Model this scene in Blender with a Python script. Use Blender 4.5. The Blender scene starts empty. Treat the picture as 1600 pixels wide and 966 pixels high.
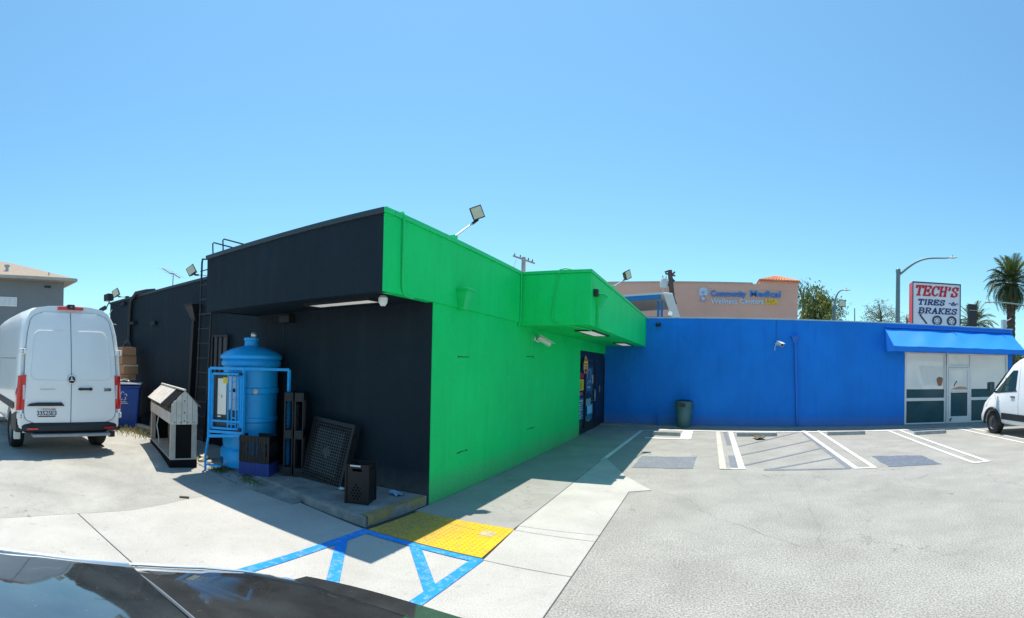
import bpy, bmesh, math, random
from mathutils import Matrix, Vector
R = math.radians
random.seed(7)
sc = bpy.context.scene
C = sc.collection

# ------------------------------------------------------------------ camera (phone panorama: central cylindrical)
YAW, PITCH, ROLL, FPX, HORIZON = -0.3968, 0.0075, 0.0199, 774.52, 569.0
cd = bpy.data.cameras.new('camera'); cam = bpy.data.objects.new('camera', cd); C.objects.link(cam)
fw = Vector((math.sin(YAW), math.cos(YAW), 0)); rt = Vector((math.cos(YAW), -math.sin(YAW), 0)); up = Vector((0, 0, 1))
f2 = fw * math.cos(PITCH) + up * math.sin(PITCH); u2 = up * math.cos(PITCH) - fw * math.sin(PITCH)
r3 = rt * math.cos(ROLL) + u2 * math.sin(ROLL); u3 = u2 * math.cos(ROLL) - rt * math.sin(ROLL)
m = Matrix((r3, u3, -f2)).transposed().to_4x4(); m.translation = (0, 0, 1.9)
cam.matrix_world = m
cd.type = 'PANO'; cd.panorama_type = 'CENTRAL_CYLINDRICAL'
cd.central_cylindrical_radius = 1.0
cd.central_cylindrical_range_u_min = -800 / FPX; cd.central_cylindrical_range_u_max = 800 / FPX
cd.central_cylindrical_range_v_min = -(966 - HORIZON) / FPX; cd.central_cylindrical_range_v_max = HORIZON / FPX
cd.clip_start = 0.05; cd.clip_end = 3000
sc.camera = cam

# ------------------------------------------------------------------ world, sun, exposure
SUN_TO = Vector((-0.62, 0.93, 3.77)).normalized()          # towards the sun
w = bpy.data.worlds.new('World'); sc.world = w; w.use_nodes = True
nt = w.node_tree; nt.nodes.clear()
sky = nt.nodes.new('ShaderNodeTexSky'); sky.sky_type = 'NISHITA'; sky.sun_disc = False
sky.sun_elevation = math.asin(SUN_TO.z); sky.sun_rotation = math.atan2(SUN_TO.x, SUN_TO.y)
sky.air_density = 1.25; sky.dust_density = 0.6; sky.ozone_density = 2.2; sky.altitude = 20
bg = nt.nodes.new('ShaderNodeBackground'); bg.inputs['Strength'].default_value = 0.137
wo = nt.nodes.new('ShaderNodeOutputWorld')
tint = nt.nodes.new('ShaderNodeMix'); tint.data_type = 'RGBA'; tint.blend_type = 'MULTIPLY'; tint.inputs[0].default_value = 1
tint.inputs[7].default_value = (.66, 1.0, 1.06, 1)          # white balance of the phone: a cyan-leaning sky
nt.links.new(sky.outputs[0], tint.inputs[6]); nt.links.new(tint.outputs[2], bg.inputs[0]); nt.links.new(bg.outputs[0], wo.inputs[0])
ld = bpy.data.lights.new('sun', 'SUN'); ld.energy = 5.0; ld.angle = R(0.53); ld.color = (1.0, 0.93, 0.81)
sun = bpy.data.objects.new('sun', ld); C.objects.link(sun)
sun.rotation_euler = SUN_TO.to_track_quat('Z', 'Y').to_euler(); sun.location = (-10, 12, 40)
sc.view_settings.view_transform = 'Standard'; sc.view_settings.look = 'None'
sc.view_settings.exposure = 0.34; sc.view_settings.gamma = 1.0; sc.view_settings.use_curve_mapping = False
sc.cycles.use_denoising = True
sc.cycles.max_bounces = 8; sc.cycles.diffuse_bounces = 5

# ------------------------------------------------------------------ materials
MATS = {}
def lerp(a, b, t): return a + (b - a) * t
def new_mat(name):
    mt = bpy.data.materials.new(name); mt.use_nodes = True
    n = mt.node_tree.nodes; b = n['Principled BSDF']; MATS[name] = mt
    return mt, n, mt.node_tree.links, b
def ramp(n, p0, c0, p1, c1):
    r = n.new('ShaderNodeValToRGB'); e = r.color_ramp.elements
    e[0].position = p0; e[1].position = p1
    e[0].color = c0 if len(c0) == 4 else (*c0, 1); e[1].color = c1 if len(c1) == 4 else (*c1, 1)
    return r
def noise(n, l, vec, scale, detail=4, rough=.55, dist=0):
    t = n.new('ShaderNodeTexNoise'); t.inputs['Scale'].default_value = scale; t.inputs['Detail'].default_value = detail
    t.inputs['Roughness'].default_value = rough; t.inputs['Distortion'].default_value = dist
    l.new(vec, t.inputs['Vector']); return t
def mixc(n, l, fac, a, b, mode='MIX'):
    x = n.new('ShaderNodeMix'); x.data_type = 'RGBA'; x.blend_type = mode
    for s, v in ((x.inputs[0], fac), (x.inputs[6], a), (x.inputs[7], b)):
        if hasattr(v, 'links'): l.new(v, s)
        elif isinstance(v, (int, float)): s.default_value = v
        else: s.default_value = (*v, 1) if len(v) == 3 else v
    return x.outputs[2]
def scl(c, k): return tuple(min(1, v * k) for v in c)
def M(name, col, rough=.6, var=.1, scale=2.5, bump=0., bscale=80, metal=0, coat=0, ior=1.45, spec=.5, dirt=0., dirtc=(.12, .10, .08), emit=0, alpha=1, world=False):
    if name in MATS: return MATS[name]
    mt, n, l, b = new_mat(name)
    if world:
        tc = n.new('ShaderNodeNewGeometry'); vec = tc.outputs['Position']
    else:
        tc = n.new('ShaderNodeTexCoord'); vec = tc.outputs['Object']
    t1 = noise(n, l, vec, scale, 6, .6)
    r1 = ramp(n, .3, scl(col, 1 - var), .7, scl(col, 1 + var)); l.new(t1.outputs[0], r1.inputs[0])
    out = r1.outputs[0]
    if dirt > 0:
        t2 = noise(n, l, vec, scale * 2.7, 8, .7, .4)
        r2 = ramp(n, .52, (0, 0, 0), .78, (dirt,) * 3); l.new(t2.outputs[0], r2.inputs[0])
        out = mixc(n, l, r2.outputs[0], out, dirtc)
    l.new(out, b.inputs['Base Color'])
    b.inputs['Roughness'].default_value = rough; b.inputs['Metallic'].default_value = metal
    b.inputs['Coat Weight'].default_value = coat; b.inputs['Coat Roughness'].default_value = .04
    b.inputs['IOR'].default_value = ior; b.inputs['Specular IOR Level'].default_value = spec
    if rough > .15:
        rr = n.new('ShaderNodeMapRange'); rr.inputs['To Min'].default_value = rough - .08; rr.inputs['To Max'].default_value = min(1, rough + .1)
        l.new(t1.outputs[0], rr.inputs[0]); l.new(rr.outputs[0], b.inputs['Roughness'])
    if bump > 0:
        t3 = noise(n, l, vec, bscale, 5, .6)
        bp = n.new('ShaderNodeBump'); bp.inputs['Strength'].default_value = bump; bp.inputs['Distance'].default_value = .01
        l.new(t3.outputs[0], bp.inputs['Height']); l.new(bp.outputs[0], b.inputs['Normal'])
    if emit:
        l.new(out, b.inputs['Emission Color']); b.inputs['Emission Strength'].default_value = emit
    return mt

def wall_paint(name, col, rough=.55, var=.06, patch=None, patchamt=.25):
    """rolled paint over stucco: soft roller patches, faint runs, stucco relief"""
    mt, n, l, b = new_mat(name)
    g = n.new('ShaderNodeNewGeometry'); vec = g.outputs['Position']
    t1 = noise(n, l, vec, .7, 5, .55)
    r1 = ramp(n, .3, scl(col, 1 - var), .7, scl(col, 1 + var)); l.new(t1.outputs[0], r1.inputs[0])
    mp = n.new('ShaderNodeMapping'); mp.inputs['Scale'].default_value = (3.0, 3.0, .35); l.new(vec, mp.inputs[0])
    t2 = noise(n, l, mp.outputs[0], 2.0, 5, .6)
    r2 = ramp(n, .5, (0, 0, 0), .8, (patchamt,) * 3); l.new(t2.outputs[0], r2.inputs[0])
    out = mixc(n, l, r2.outputs[0], r1.outputs[0], patch or scl(col, .8))
    t4 = noise(n, l, vec, 9, 8, .75)
    r4 = ramp(n, .62, (0, 0, 0), .80, (.42,) * 3); l.new(t4.outputs[0], r4.inputs[0])
    out = mixc(n, l, r4.outputs[0], out, scl(col, .62))
    # dust splashed up from the ground
    sp = n.new('ShaderNodeSeparateXYZ'); l.new(vec, sp.inputs[0])
    mr = n.new('ShaderNodeMapRange'); mr.inputs['From Min'].default_value = .45; mr.inputs['From Max'].default_value = 0; l.new(sp.outputs[2], mr.inputs[0])
    mm = n.new('ShaderNodeMath'); mm.operation = 'MULTIPLY'; l.new(mr.outputs[0], mm.inputs[0]); l.new(t4.outputs[0], mm.inputs[1])
    mm2 = n.new('ShaderNodeMath'); mm2.operation = 'MULTIPLY'; l.new(mm.outputs[0], mm2.inputs[0]); mm2.inputs[1].default_value = .85
    out = mixc(n, l, mm2.outputs[0], out, (.22, .21, .19))
    l.new(out, b.inputs['Base Color'])
    b.inputs['Roughness'].default_value = rough; b.inputs['Specular IOR Level'].default_value = .18
    t3 = noise(n, l, vec, 55, 6, .65); t5 = noise(n, l, vec, 6, 3, .5)
    ad = n.new('ShaderNodeMath'); ad.operation = 'MULTIPLY_ADD'; l.new(t5.outputs[0], ad.inputs[0]); ad.inputs[1].default_value = 1.6; l.new(t3.outputs[0], ad.inputs[2])
    bp = n.new('ShaderNodeBump'); bp.inputs['Strength'].default_value = .55; bp.inputs['Distance'].default_value = .02
    l.new(ad.outputs[0], bp.inputs['Height']); l.new(bp.outputs[0], b.inputs['Normal'])
    return mt

def ground_mat(name, c_lo, c_hi, speck=.25, stain=.35, stainc=(.08, .078, .075), crack=.5, crackscale=.35, fine=160, rough=.85, bump=.4, mott=1.2):
    mt, n, l, b = new_mat(name)
    g = n.new('ShaderNodeNewGeometry'); vec = g.outputs['Position']
    t1 = noise(n, l, vec, mott, 8, .62, .3)
    r1 = ramp(n, .32, c_lo, .68, c_hi); l.new(t1.outputs[0], r1.inputs[0])
    t2 = noise(n, l, vec, fine, 5, .82)
    r2 = ramp(n, .3, (1 - speck,) * 3, .72, (1 + speck,) * 3); l.new(t2.outputs[0], r2.inputs[0])
    out = mixc(n, l, 1.0, r1.outputs[0], r2.outputs[0], 'MULTIPLY')
    t3 = noise(n, l, vec, .45, 9, .68, .6)
    r3 = ramp(n, .54, (0, 0, 0), .74, (stain,) * 3); l.new(t3.outputs[0], r3.inputs[0])
    out = mixc(n, l, r3.outputs[0], out, stainc)
    t6 = noise(n, l, vec, 14, 6, .7)
    r6 = ramp(n, .58, (0, 0, 0), .74, (.55,) * 3); l.new(t6.outputs[0], r6.inputs[0])
    out = mixc(n, l, r6.outputs[0], out, scl(c_lo, .6))
    # oil drips and gum: small dark spots in loose groups
    t8 = noise(n, l, vec, 5.5, 3, .5); r8 = ramp(n, .66, (0, 0, 0), .71, (.6,) * 3); l.new(t8.outputs[0], r8.inputs[0]); t9 = noise(n, l, vec, .35, 2, .5); r9 = ramp(n, .5, (0, 0, 0), .62, (1, 1, 1)); l.new(t9.outputs[0], r9.inputs[0])
    out = mixc(n, l, mixc(n, l, 1.0, r8.outputs[0], r9.outputs[0], 'MULTIPLY'), out, scl(c_lo, .42))
    hgt = t2.outputs[0]
    if crack > 0:
        dn = noise(n, l, vec, 1.3, 9, .66)
        va = n.new('ShaderNodeVectorMath'); va.operation = 'MULTIPLY_ADD'; l.new(dn.outputs['Color'], va.inputs[0]); va.inputs[1].default_value = (1.6, 1.6, 0); l.new(vec, va.inputs[2])
        vo = n.new('ShaderNodeTexVoronoi'); vo.feature = 'DISTANCE_TO_EDGE'; vo.inputs['Scale'].default_value = crackscale; l.new(va.outputs[0], vo.inputs['Vector'])
        r5 = ramp(n, .0012, (1, 1, 1), .0042, (0, 0, 0)); l.new(vo.outputs['Distance'], r5.inputs[0])
        t7 = noise(n, l, vec, .6, 3, .5); r7 = ramp(n, .45, (0, 0, 0), .6, (crack,) * 3); l.new(t7.outputs[0], r7.inputs[0])
        cm = mixc(n, l, 1.0, r5.outputs[0], r7.outputs[0], 'MULTIPLY')
        out = mixc(n, l, cm, out, (.035, .034, .033))
    l.new(out, b.inputs['Base Color']); b.inputs['Roughness'].default_value = rough; b.inputs['Specular IOR Level'].default_value = .3
    bp = n.new('ShaderNodeBump'); bp.inputs['Strength'].default_value = bump; bp.inputs['Distance'].default_value = .006
    l.new(hgt, bp.inputs['Height']); l.new(bp.outputs[0], b.inputs['Normal'])
    return mt

def worn_paint(name, col, under, amt=.5, scale=9, rough=.7, xworn=None):
    """painted marking with scuffs where the ground shows through"""
    mt, n, l, b = new_mat(name)
    g = n.new('ShaderNodeNewGeometry'); vec = g.outputs['Position']
    t1 = noise(n, l, vec, scale, 8, .72); r1 = ramp(n, .50, (0, 0, 0), .72, (amt,) * 3); l.new(t1.outputs[0], r1.inputs[0])
    t0 = noise(n, l, vec, 1.5, 4, .6); r0 = ramp(n, .3, scl(col, .88), .7, scl(col, 1.08)); l.new(t0.outputs[0], r0.inputs[0])
    out = mixc(n, l, r1.outputs[0], r0.outputs[0], under)
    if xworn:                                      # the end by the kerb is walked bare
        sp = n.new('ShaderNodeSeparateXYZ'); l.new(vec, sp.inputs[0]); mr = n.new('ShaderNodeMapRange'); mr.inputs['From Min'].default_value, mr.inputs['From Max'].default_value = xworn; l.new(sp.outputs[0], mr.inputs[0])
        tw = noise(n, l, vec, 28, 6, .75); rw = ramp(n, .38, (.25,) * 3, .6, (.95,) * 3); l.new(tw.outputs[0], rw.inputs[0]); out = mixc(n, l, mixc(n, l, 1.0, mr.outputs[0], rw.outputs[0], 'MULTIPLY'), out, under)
    t2 = noise(n, l, vec, 150, 2, .6); r2 = ramp(n, .3, (.86,) * 3, .7, (1.1,) * 3); l.new(t2.outputs[0], r2.inputs[0])
    out = mixc(n, l, 1.0, out, r2.outputs[0], 'MULTIPLY')
    l.new(out, b.inputs['Base Color']); b.inputs['Roughness'].default_value = rough; b.inputs['Specular IOR Level'].default_value = .3
    return mt

wall_paint('black_paint', (.0105, .0215, .0315), .62, .18, (.021, .035, .047), .6)
wall_paint('green_paint', (.004, .73, .165), .5, .09, (.004, .56, .16), .5)
wall_paint('blue_paint', (.006, .205, .74), .5, .10, (.003, .145, .60), .5)
wall_paint('pink_stucco', (.78, .45, .345), .8, .05)
wall_paint('grey_stucco', (.20, .215, .23), .8, .05)
wall_paint('beige_stucco', (.55, .45, .33), .8, .05)
ground_mat('asphalt', (.275, .268, .246), (.355, .347, .322), .85, .42, (.17, .168, .158), .6, .28, 52)
ground_mat('concrete', (.39, .376, .348), (.485, .47, .44), .45, .16, (.36, .34, .3), .25, .15, 90, .85, .2)
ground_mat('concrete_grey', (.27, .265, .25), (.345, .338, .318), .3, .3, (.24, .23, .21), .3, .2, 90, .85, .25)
ground_mat('old_concrete', (.28, .275, .252), (.43, .42, .385), .3, .38, (.25, .245, .225), .3, .25, 90, .88, .3, .8)
ground_mat('slab_concrete', (.17, .175, .17), (.36, .36, .34), .4, .5, (.07, .075, .075), .3, .5, 70, .85, .5, 2.5)
ground_mat('kerb_yellow', (.24, .20, .11), (.36, .28, .12), .4, .85, (.14, .12, .08), 0, .5, 60, .85, .4, 6)
worn_paint('white_line', (.70, .70, .67), (.33, .32, .30), .85, 12)
worn_paint('cream_line', (.50, .48, .42), (.33, .32, .30), .6)
worn_paint('blue_line', (.005, .25, .78), (.38, .44, .50), .7, 17)
worn_paint('grey_blackout', (.17, .19, .22), (.30, .30, .29), .9, 12)
worn_paint('bluegrey_blackout', (.12, .145, .19), (.28, .29, .30), .85, 12)
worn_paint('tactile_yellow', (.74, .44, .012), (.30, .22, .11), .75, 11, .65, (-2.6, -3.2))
M('joint_dark', (.06, .055, .05), .9)
# ------------------------------------------------------------------ helpers
def tag(o, label=None, cat=None, group=None, kind=None):
    if label: o['label'] = label
    if cat: o['category'] = cat
    if group: o['group'] = group
    if kind: o['kind'] = kind
    return o
def thing(name, label, cat, loc=(0, 0, 0), rz=0, group=None):
    o = bpy.data.objects.new(name, None); C.objects.link(o); o.empty_display_size = .2
    o.location = loc; o.rotation_euler = (0, 0, rz); return tag(o, label, cat, group)
def wloc(o):
    v = Vector((0, 0, 0))
    while o is not None: v += Vector(o.location); o = o.parent
    return v
def dup(root, parent=None):
    c = root.copy(); C.objects.link(c); c.parent = parent
    for ch in root.children: dup(ch, c)
    return c
class MB:
    def __init__(s): s.v = []; s.f = []
    def add(s, vs, fs):
        k = len(s.v); s.v += [tuple(p) for p in vs]; s.f += [tuple(i + k for i in f) for f in fs]; return s
    def box(s, x0, x1, y0, y1, z0, z1, T=None):
        vs = [Vector((x, y, z)) for z in (z0, z1) for y in (y0, y1) for x in (x0, x1)]
        if T is not None: vs = [T @ v for v in vs]
        return s.add(vs, [(0, 2, 3, 1), (4, 5, 7, 6), (0, 1, 5, 4), (2, 6, 7, 3), (0, 4, 6, 2), (1, 3, 7, 5)])
    def bar(s, p, q, a, b=None, upv=(0, 0, 1)):
        """rectangular bar from p to q, section a x b"""
        p, q = Vector(p), Vector(q); b = b or a; d = (q - p).normalized(); u = Vector(upv)
        if abs(d.dot(u)) > .98: u = Vector((1, 0, 0))
        sx = d.cross(u).normalized() * a / 2; sy = sx.normalized().cross(d) * b / 2
        vs = [e + i * sx + j * sy for e in (p, q) for i, j in ((-1, -1), (1, -1), (1, 1), (-1, 1))]
        return s.add(vs, [(3, 2, 1, 0), (4, 5, 6, 7), (0, 1, 5, 4), (1, 2, 6, 5), (2, 3, 7, 6), (3, 0, 4, 7)])
    def cyl(s, p, q, r0, r1=None, n=14, caps=True):
        p, q = Vector(p), Vector(q); r1 = r0 if r1 is None else r1; d = (q - p).normalized()
        u = Vector((0, 0, 1)) if abs(d.z) < .9 else Vector((1, 0, 0)); a = d.cross(u).normalized(); b = d.cross(a)
        vs = [e + (a * math.cos(t) + b * math.sin(t)) * r for e, r in ((p, r0), (q, r1)) for t in [2 * math.pi * i / n for i in range(n)]]
        fs = [(i, i + n, (i + 1) % n + n, (i + 1) % n) for i in range(n)]
        if caps: fs += [tuple(range(n)), tuple(range(2 * n - 1, n - 1, -1))]
        return s.add(vs, fs)
    def tube(s, pts, r, n=8):
        pts = [Vector(p) for p in pts]; rs = r if isinstance(r, (list, tuple)) else [r] * len(pts); vs = []; fs = []
        d0 = (pts[1] - pts[0]).normalized(); u = Vector((0, 0, 1)) if abs(d0.z) < .9 else Vector((1, 0, 0)); a = d0.cross(u).normalized()
        for k, p in enumerate(pts):
            d = (pts[min(k + 1, len(pts) - 1)] - pts[max(k - 1, 0)]).normalized()
            a = (a - d * a.dot(d)).normalized(); b = d.cross(a)
            vs += [p + (a * math.cos(t) + b * math.sin(t)) * rs[k] for t in [2 * math.pi * i / n for i in range(n)]]
        for k in range(len(pts) - 1):
            fs += [(k * n + i, k * n + (i + 1) % n, (k + 1) * n + (i + 1) % n, (k + 1) * n + i) for i in range(n)]
        m_ = (len(pts) - 1) * n; fs += [tuple(range(n - 1, -1, -1)), tuple(range(m_, m_ + n))]
        return s.add(vs, fs)
    def lathe(s, prof, c=(0, 0, 0), n=28):
        vs = [(c[0] + r * math.cos(2 * math.pi * i / n), c[1] + r * math.sin(2 * math.pi * i / n), c[2] + z) for r, z in prof for i in range(n)]
        fs = [(k * n + i, k * n + (i + 1) % n, (k + 1) * n + (i + 1) % n, (k + 1) * n + i) for k in range(len(prof) - 1) for i in range(n)]
        m_ = (len(prof) - 1) * n; fs += [tuple(range(n - 1, -1, -1)), tuple(range(m_, m_ + n))]
        return s.add(vs, fs)
    def prism(s, pts, d):
        """polygon pts (3D, planar) pushed along vector d"""
        d = Vector(d); n = len(pts); P = [Vector(p) for p in pts]; vs = P + [p + d for p in P]
        return s.add(vs, [tuple(range(n)), tuple(range(2 * n - 1, n - 1, -1))] + [(i, i + n, (i + 1) % n + n, (i + 1) % n) for i in range(n)])
    def grid(s, fn, nu, nv):
        vs = [fn(i / nu, j / nv) for j in range(nv + 1) for i in range(nu + 1)]
        return s.add(vs, [(j * (nu + 1) + i, j * (nu + 1) + i + 1, (j + 1) * (nu + 1) + i + 1, (j + 1) * (nu + 1) + i) for j in range(nv) for i in range(nu)])
    def quad(s, *p): return s.add(p, [tuple(range(len(p)))])
    def xf(s, T): s.v = [tuple(T @ Vector(p)) for p in s.v]; return s
    def mesh(s, name, mat, smooth=None):
        me = bpy.data.meshes.new(name); me.from_pydata(s.v, [], s.f)
        bm = bmesh.new(); bm.from_mesh(me); bmesh.ops.recalc_face_normals(bm, faces=bm.faces); bm.to_mesh(me); bm.free()
        if mat is not None: me.materials.append(MATS[mat] if isinstance(mat, str) else mat)
        if smooth:
            me.polygons.foreach_set('use_smooth', [True] * len(me.polygons)); me.set_sharp_from_angle(angle=R(smooth))
        return me
    def build(s, name, mat, parent=None, smooth=None, bevel=0, world=True, seg=2):
        """world=True: coordinates are world coordinates and the parent is an unrotated Empty or mesh"""
        if parent is not None and world:
            o_ = wloc(parent); s.v = [(p[0] - o_.x, p[1] - o_.y, p[2] - o_.z) for p in s.v]
        ob = bpy.data.objects.new(name, s.mesh(name, mat, smooth)); C.objects.link(ob); ob.parent = parent
        if bevel:
            b = ob.modifiers.new('bevel', 'BEVEL'); b.width = bevel; b.segments = seg; b.limit_method = 'ANGLE'; b.angle_limit = R(35)
            b.harden_normals = False
        return ob
def solo(mb, name, mat, label, cat, base=None, group=None, **k):
    """a thing that is one mesh; its origin is put at base"""
    if base is not None: mb.v = [(p[0] - base[0], p[1] - base[1], p[2] - base[2]) for p in mb.v]
    o = mb.build(name, mat, None, **k)
    if base is not None: o.location = base
    return tag(o, label, cat, group)
def text_mb(body, size, shear=0, bold=0, depth=.01, align='LEFT', spacing=1.0):
    cu = bpy.data.curves.new('t', 'FONT'); cu.body = body; cu.size = size; cu.shear = shear; cu.offset = bold; cu.extrude = depth / 2
    cu.align_x = align; cu.space_character = spacing; cu.resolution_u = 3
    o = bpy.data.objects.new('t', cu); C.objects.link(o); dg = bpy.context.evaluated_depsgraph_get()
    me = bpy.data.meshes.new_from_object(o.evaluated_get(dg)); mb = MB()
    mb.add([v.co.copy() for v in me.vertices], [tuple(p.vertices) for p in me.polygons])
    bpy.data.objects.remove(o); bpy.data.meshes.remove(me); bpy.data.curves.remove(cu); return mb
def perf(w_, h_, nx, ny, hole, t=.006):
    """perforated panel in the XZ plane (y = 0..t), cells where hole(i, j) is true are open"""
    mb = MB(); solid = lambda i, j: 0 <= i < nx and 0 <= j < ny and not hole(i, j)
    dx, dz = w_ / nx, h_ / ny
    for j in range(ny):
        i = 0
        while i < nx:
            if not solid(i, j): i += 1; continue
            k = i
            while solid(k, j): k += 1
            mb.box(i * dx, k * dx, 0, t, j * dz, (j + 1) * dz); i = k
    return mb
def Rz(a, loc=(0, 0, 0)): return Matrix.Translation(loc) @ Matrix.Rotation(a, 4, 'Z')
def sstep(a, b, x):
    t = max(0, min(1, (x - a) / (b - a))); return t * t * (3 - 2 * t)
def gz(x): return .13 * sstep(-6.1, -8.8, x)          # the yard rises gently towards the left

# ------------------------------------------------------------------ ground
xs = [-900, -300, -120, -60, -40, -30, -24, -20, -17, -15, -13, -11, -10] + [-9.5 + .2 * i for i in range(20)] + [-5, -3, -1, 1, 4, 8, 13, 20, 30, 45, 80, 200, 900]
ys = [-300, -80, -30, -12, -6, -3, -1, 1, 2, 3, 4, 5, 6, 8, 10, 13, 16, 20, 26, 35, 50, 90, 250, 900]
mb = MB(); mb.add([(x, y, gz(x)) for y in ys for x in xs], [(j * len(xs) + i, j * len(xs) + i + 1, (j + 1) * len(xs) + i + 1, (j + 1) * len(xs) + i) for j in range(len(ys) - 1) for i in range(len(xs) - 1)])
tag(mb.build('parking_lot', 'asphalt', smooth=60), 'weathered pale grey asphalt of the parking lot', kind='structure')
# yard of old concrete on the left
mb = MB(); xs2 = [-40, -20, -14, -11] + [-9.5 + .25 * i for i in range(15)]; xs2[-1] = -6.0
edge = lambda y: -5.82 + .10 * math.sin(y * .9) + .05 * math.sin(y * 3.1)
yy = [-8, -4, -2, 0, .5, 1, 1.5, 2, 2.5, 3, 3.4, 3.8, 4.2, 4.6, 5, 5.4, 5.72]
mb.add([((edge(y) if i == len(xs2) - 1 else x), y, gz(x) + .014) for y in yy for i, x in enumerate(xs2)], [(j * len(xs2) + i, j * len(xs2) + i + 1, (j + 1) * len(xs2) + i + 1, (j + 1) * len(xs2) + i) for j in range(len(yy) - 1) for i in range(len(xs2) - 1)])
tag(mb.build('yard', 'old_concrete', smooth=60), 'stained old concrete yard beside the black wall', kind='structure')
# concrete pavement cast in bays: each bay is a slab with open joints
pav = MB(); pav.box(-6.05, -1.2, -6, 5.74, -.05, .004); pav.box(-3.56, -1.2, 5.74, 7.65, -.05, .004); pav.box(-3.56, -2.2, 7.66, 16.6, -.05, .004)
pv = tag(pav.build('pavement', 'joint_dark'), 'pale concrete pavement around the building corner', kind='structure')
def slab(pts, mat='concrete', z=.012):
    m_ = MB(); m_.prism([(x, y, -.03) for x, y in pts], (0, 0, z + .03)); return m_.build('slab', mat, pv, bevel=.004, seg=1)
j = .006
slab([(-6.0, 1.8 + j), (-1.205, 1.95 + j), (-1.205, 4.36 - j), (-2.11, 4.385 - j), (-3.6, 4.4), (-5.75, 4.72), (-6.0, 4.75)])
slab([(-6.0, -2.5), (-1.205, -2.5), (-1.205, 1.95 - j), (-6.0, 1.8 - j)])
slab([(-6.0, -6), (-1.205, -6), (-1.205, -2.5 - 2 * j), (-6.0, -2.5 - 2 * j)])
slab([(-2.105, 4.385 + j), (-1.205, 4.36 + j), (-1.205, 5.32 - j), (-2.18, 5.36 - j)])
slab([(-2.17, 5.36 + j), (-1.205, 5.32 + j), (-1.205, 5.53 - j), (-2.185, 5.52 - j)])
slab([(-2.19, 5.52 + j), (-1.205, 5.53 + j), (-1.205, 7.62), (-.87, 7.80), (-1.45, 8.75), (-2.19, 10.5), (-2.19, 8.1)], z=.0115)
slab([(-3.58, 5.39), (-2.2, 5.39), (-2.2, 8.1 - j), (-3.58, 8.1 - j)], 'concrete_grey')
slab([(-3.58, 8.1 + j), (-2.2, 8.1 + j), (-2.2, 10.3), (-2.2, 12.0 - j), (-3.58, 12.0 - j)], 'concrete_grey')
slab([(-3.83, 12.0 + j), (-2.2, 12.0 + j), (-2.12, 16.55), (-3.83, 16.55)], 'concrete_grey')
slab([(-3.83, 16.2 + j), (11.6, 16.2 + j), (11.6, 16.77), (-3.83, 16.77)], 'concrete_grey', z=.05)
# raised slab under the black wall, its end kerb once painted yellow
sl = MB(); P = [(-8.45, 4.98), (-5.7, 4.80), (-4.6, 4.58), (-3.66, 4.47), (-3.62, 5.1), (-3.62, 5.74), (-8.45, 5.74)]
n_ = len(P); top = [(x, y, .10 + .028 * sstep(-5, -3.8, x)) for x, y in P]
sl.add([(x, y, -.02) for x, y in P] + top, [tuple(range(n_, 2 * n_))] + [(i, (i + 1) % n_, (i + 1) % n_ + n_, i + n_) for i in range(n_)])
st = tag(sl.build('raised_slab', 'slab_concrete', bevel=.015), 'raised stained concrete slab along the foot of the black wall', kind='structure')
kb = MB(); kb.add([(-3.64, 4.49, .03), (-3.612, 5.68, .03), (-3.64, 4.49, .134), (-3.612, 5.68, .134), (-3.76, 4.51, .1335), (-3.70, 5.68, .1335)], [(0, 1, 3, 2), (2, 3, 5, 4)])
kb.build('kerb_paint', 'kerb_yellow', st)
rp = MB(); rp.prism([(-8.45, 4.985, .02), (-5.7, 4.805, .02), (-4.9, 4.62, .01), (-4.9, 4.45, .004), (-6.2, 4.45, .004), (-8.45, 4.6, .09)], (0, 0, .06))
rp.v = [(x, y, (gz(x) + .016 if y < 4.61 else .085 - .05 * sstep(-6.2, -4.9, x)) if k >= 6 else -.02) for k, (x, y, z) in enumerate(rp.v)]
rp.build('ramp', 'slab_concrete', st)

# ------------------------------------------------------------------ painted markings (sheets a few mm above the ground)
def stripe(p, q, wd, z=.008):
    p, q = Vector((*p, 0)), Vector((*q, 0)); d = (q - p).normalized(); s_ = Vector((-d.y, d.x, 0)) * wd / 2; k = max(1, int((q - p).length / .6)); m_ = MB()
    for i in range(k):
        a, b = p.lerp(q, i / k), p.lerp(q, (i + 1) / k)
        m_.add([(v.x, v.y, zz) for zz in (z - .003, z) for v in (a - s_, b - s_, b + s_, a + s_)], [(0, 1, 2, 3), (4, 5, 6, 7), (0, 1, 5, 4), (2, 3, 7, 6)])
    return m_
mk = bpy.data.objects.new('road_markings', None); C.objects.link(mk); mk['kind'] = 'structure'; mk['label'] = 'painted stall lines and hatching on the lot'
def mark(mbs, mat, name='line'):
    for m_ in mbs: m_.build(name, mat, mk)
wl_n = [0]
def wl(x0, y0, x1, y1, wd=.1): wl_n[0] += 1; return stripe((x0, y0), (x1, y1), wd, .0075 + .0003 * wl_n[0])
mark([wl(.72, 15.75, .68, 9.75, .13), wl(3.10, 15.9, 2.93, 9.5, .11), wl(3.58, 15.9, 3.31, 9.5, .1), wl(5.88, 15.6, 5.44, 9.15, .1), wl(6.28, 15.5, 5.80, 9.2, .1),
      wl(8.35, 15.2, 8.12, 9.2, .1), wl(8.80, 15.2, 8.55, 9.2, .1), wl(2.88, 9.47, 3.36, 9.47, .1), wl(5.40, 9.13, 5.86, 9.17, .1), wl(.45, 9.70, .75, 9.70, .1),
      wl(-1.6, 15.80, 9.0, 15.30, .2), wl(-2.06, 15.45, -2.17, 10.1, .1), wl(-2.05, 15.48, -.75, 15.5, .1), wl(-.62, 15.6, -.62, 13.8, .32), wl(-1.75, 13.8, -.5, 13.8, .22)], 'white_line')
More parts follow.
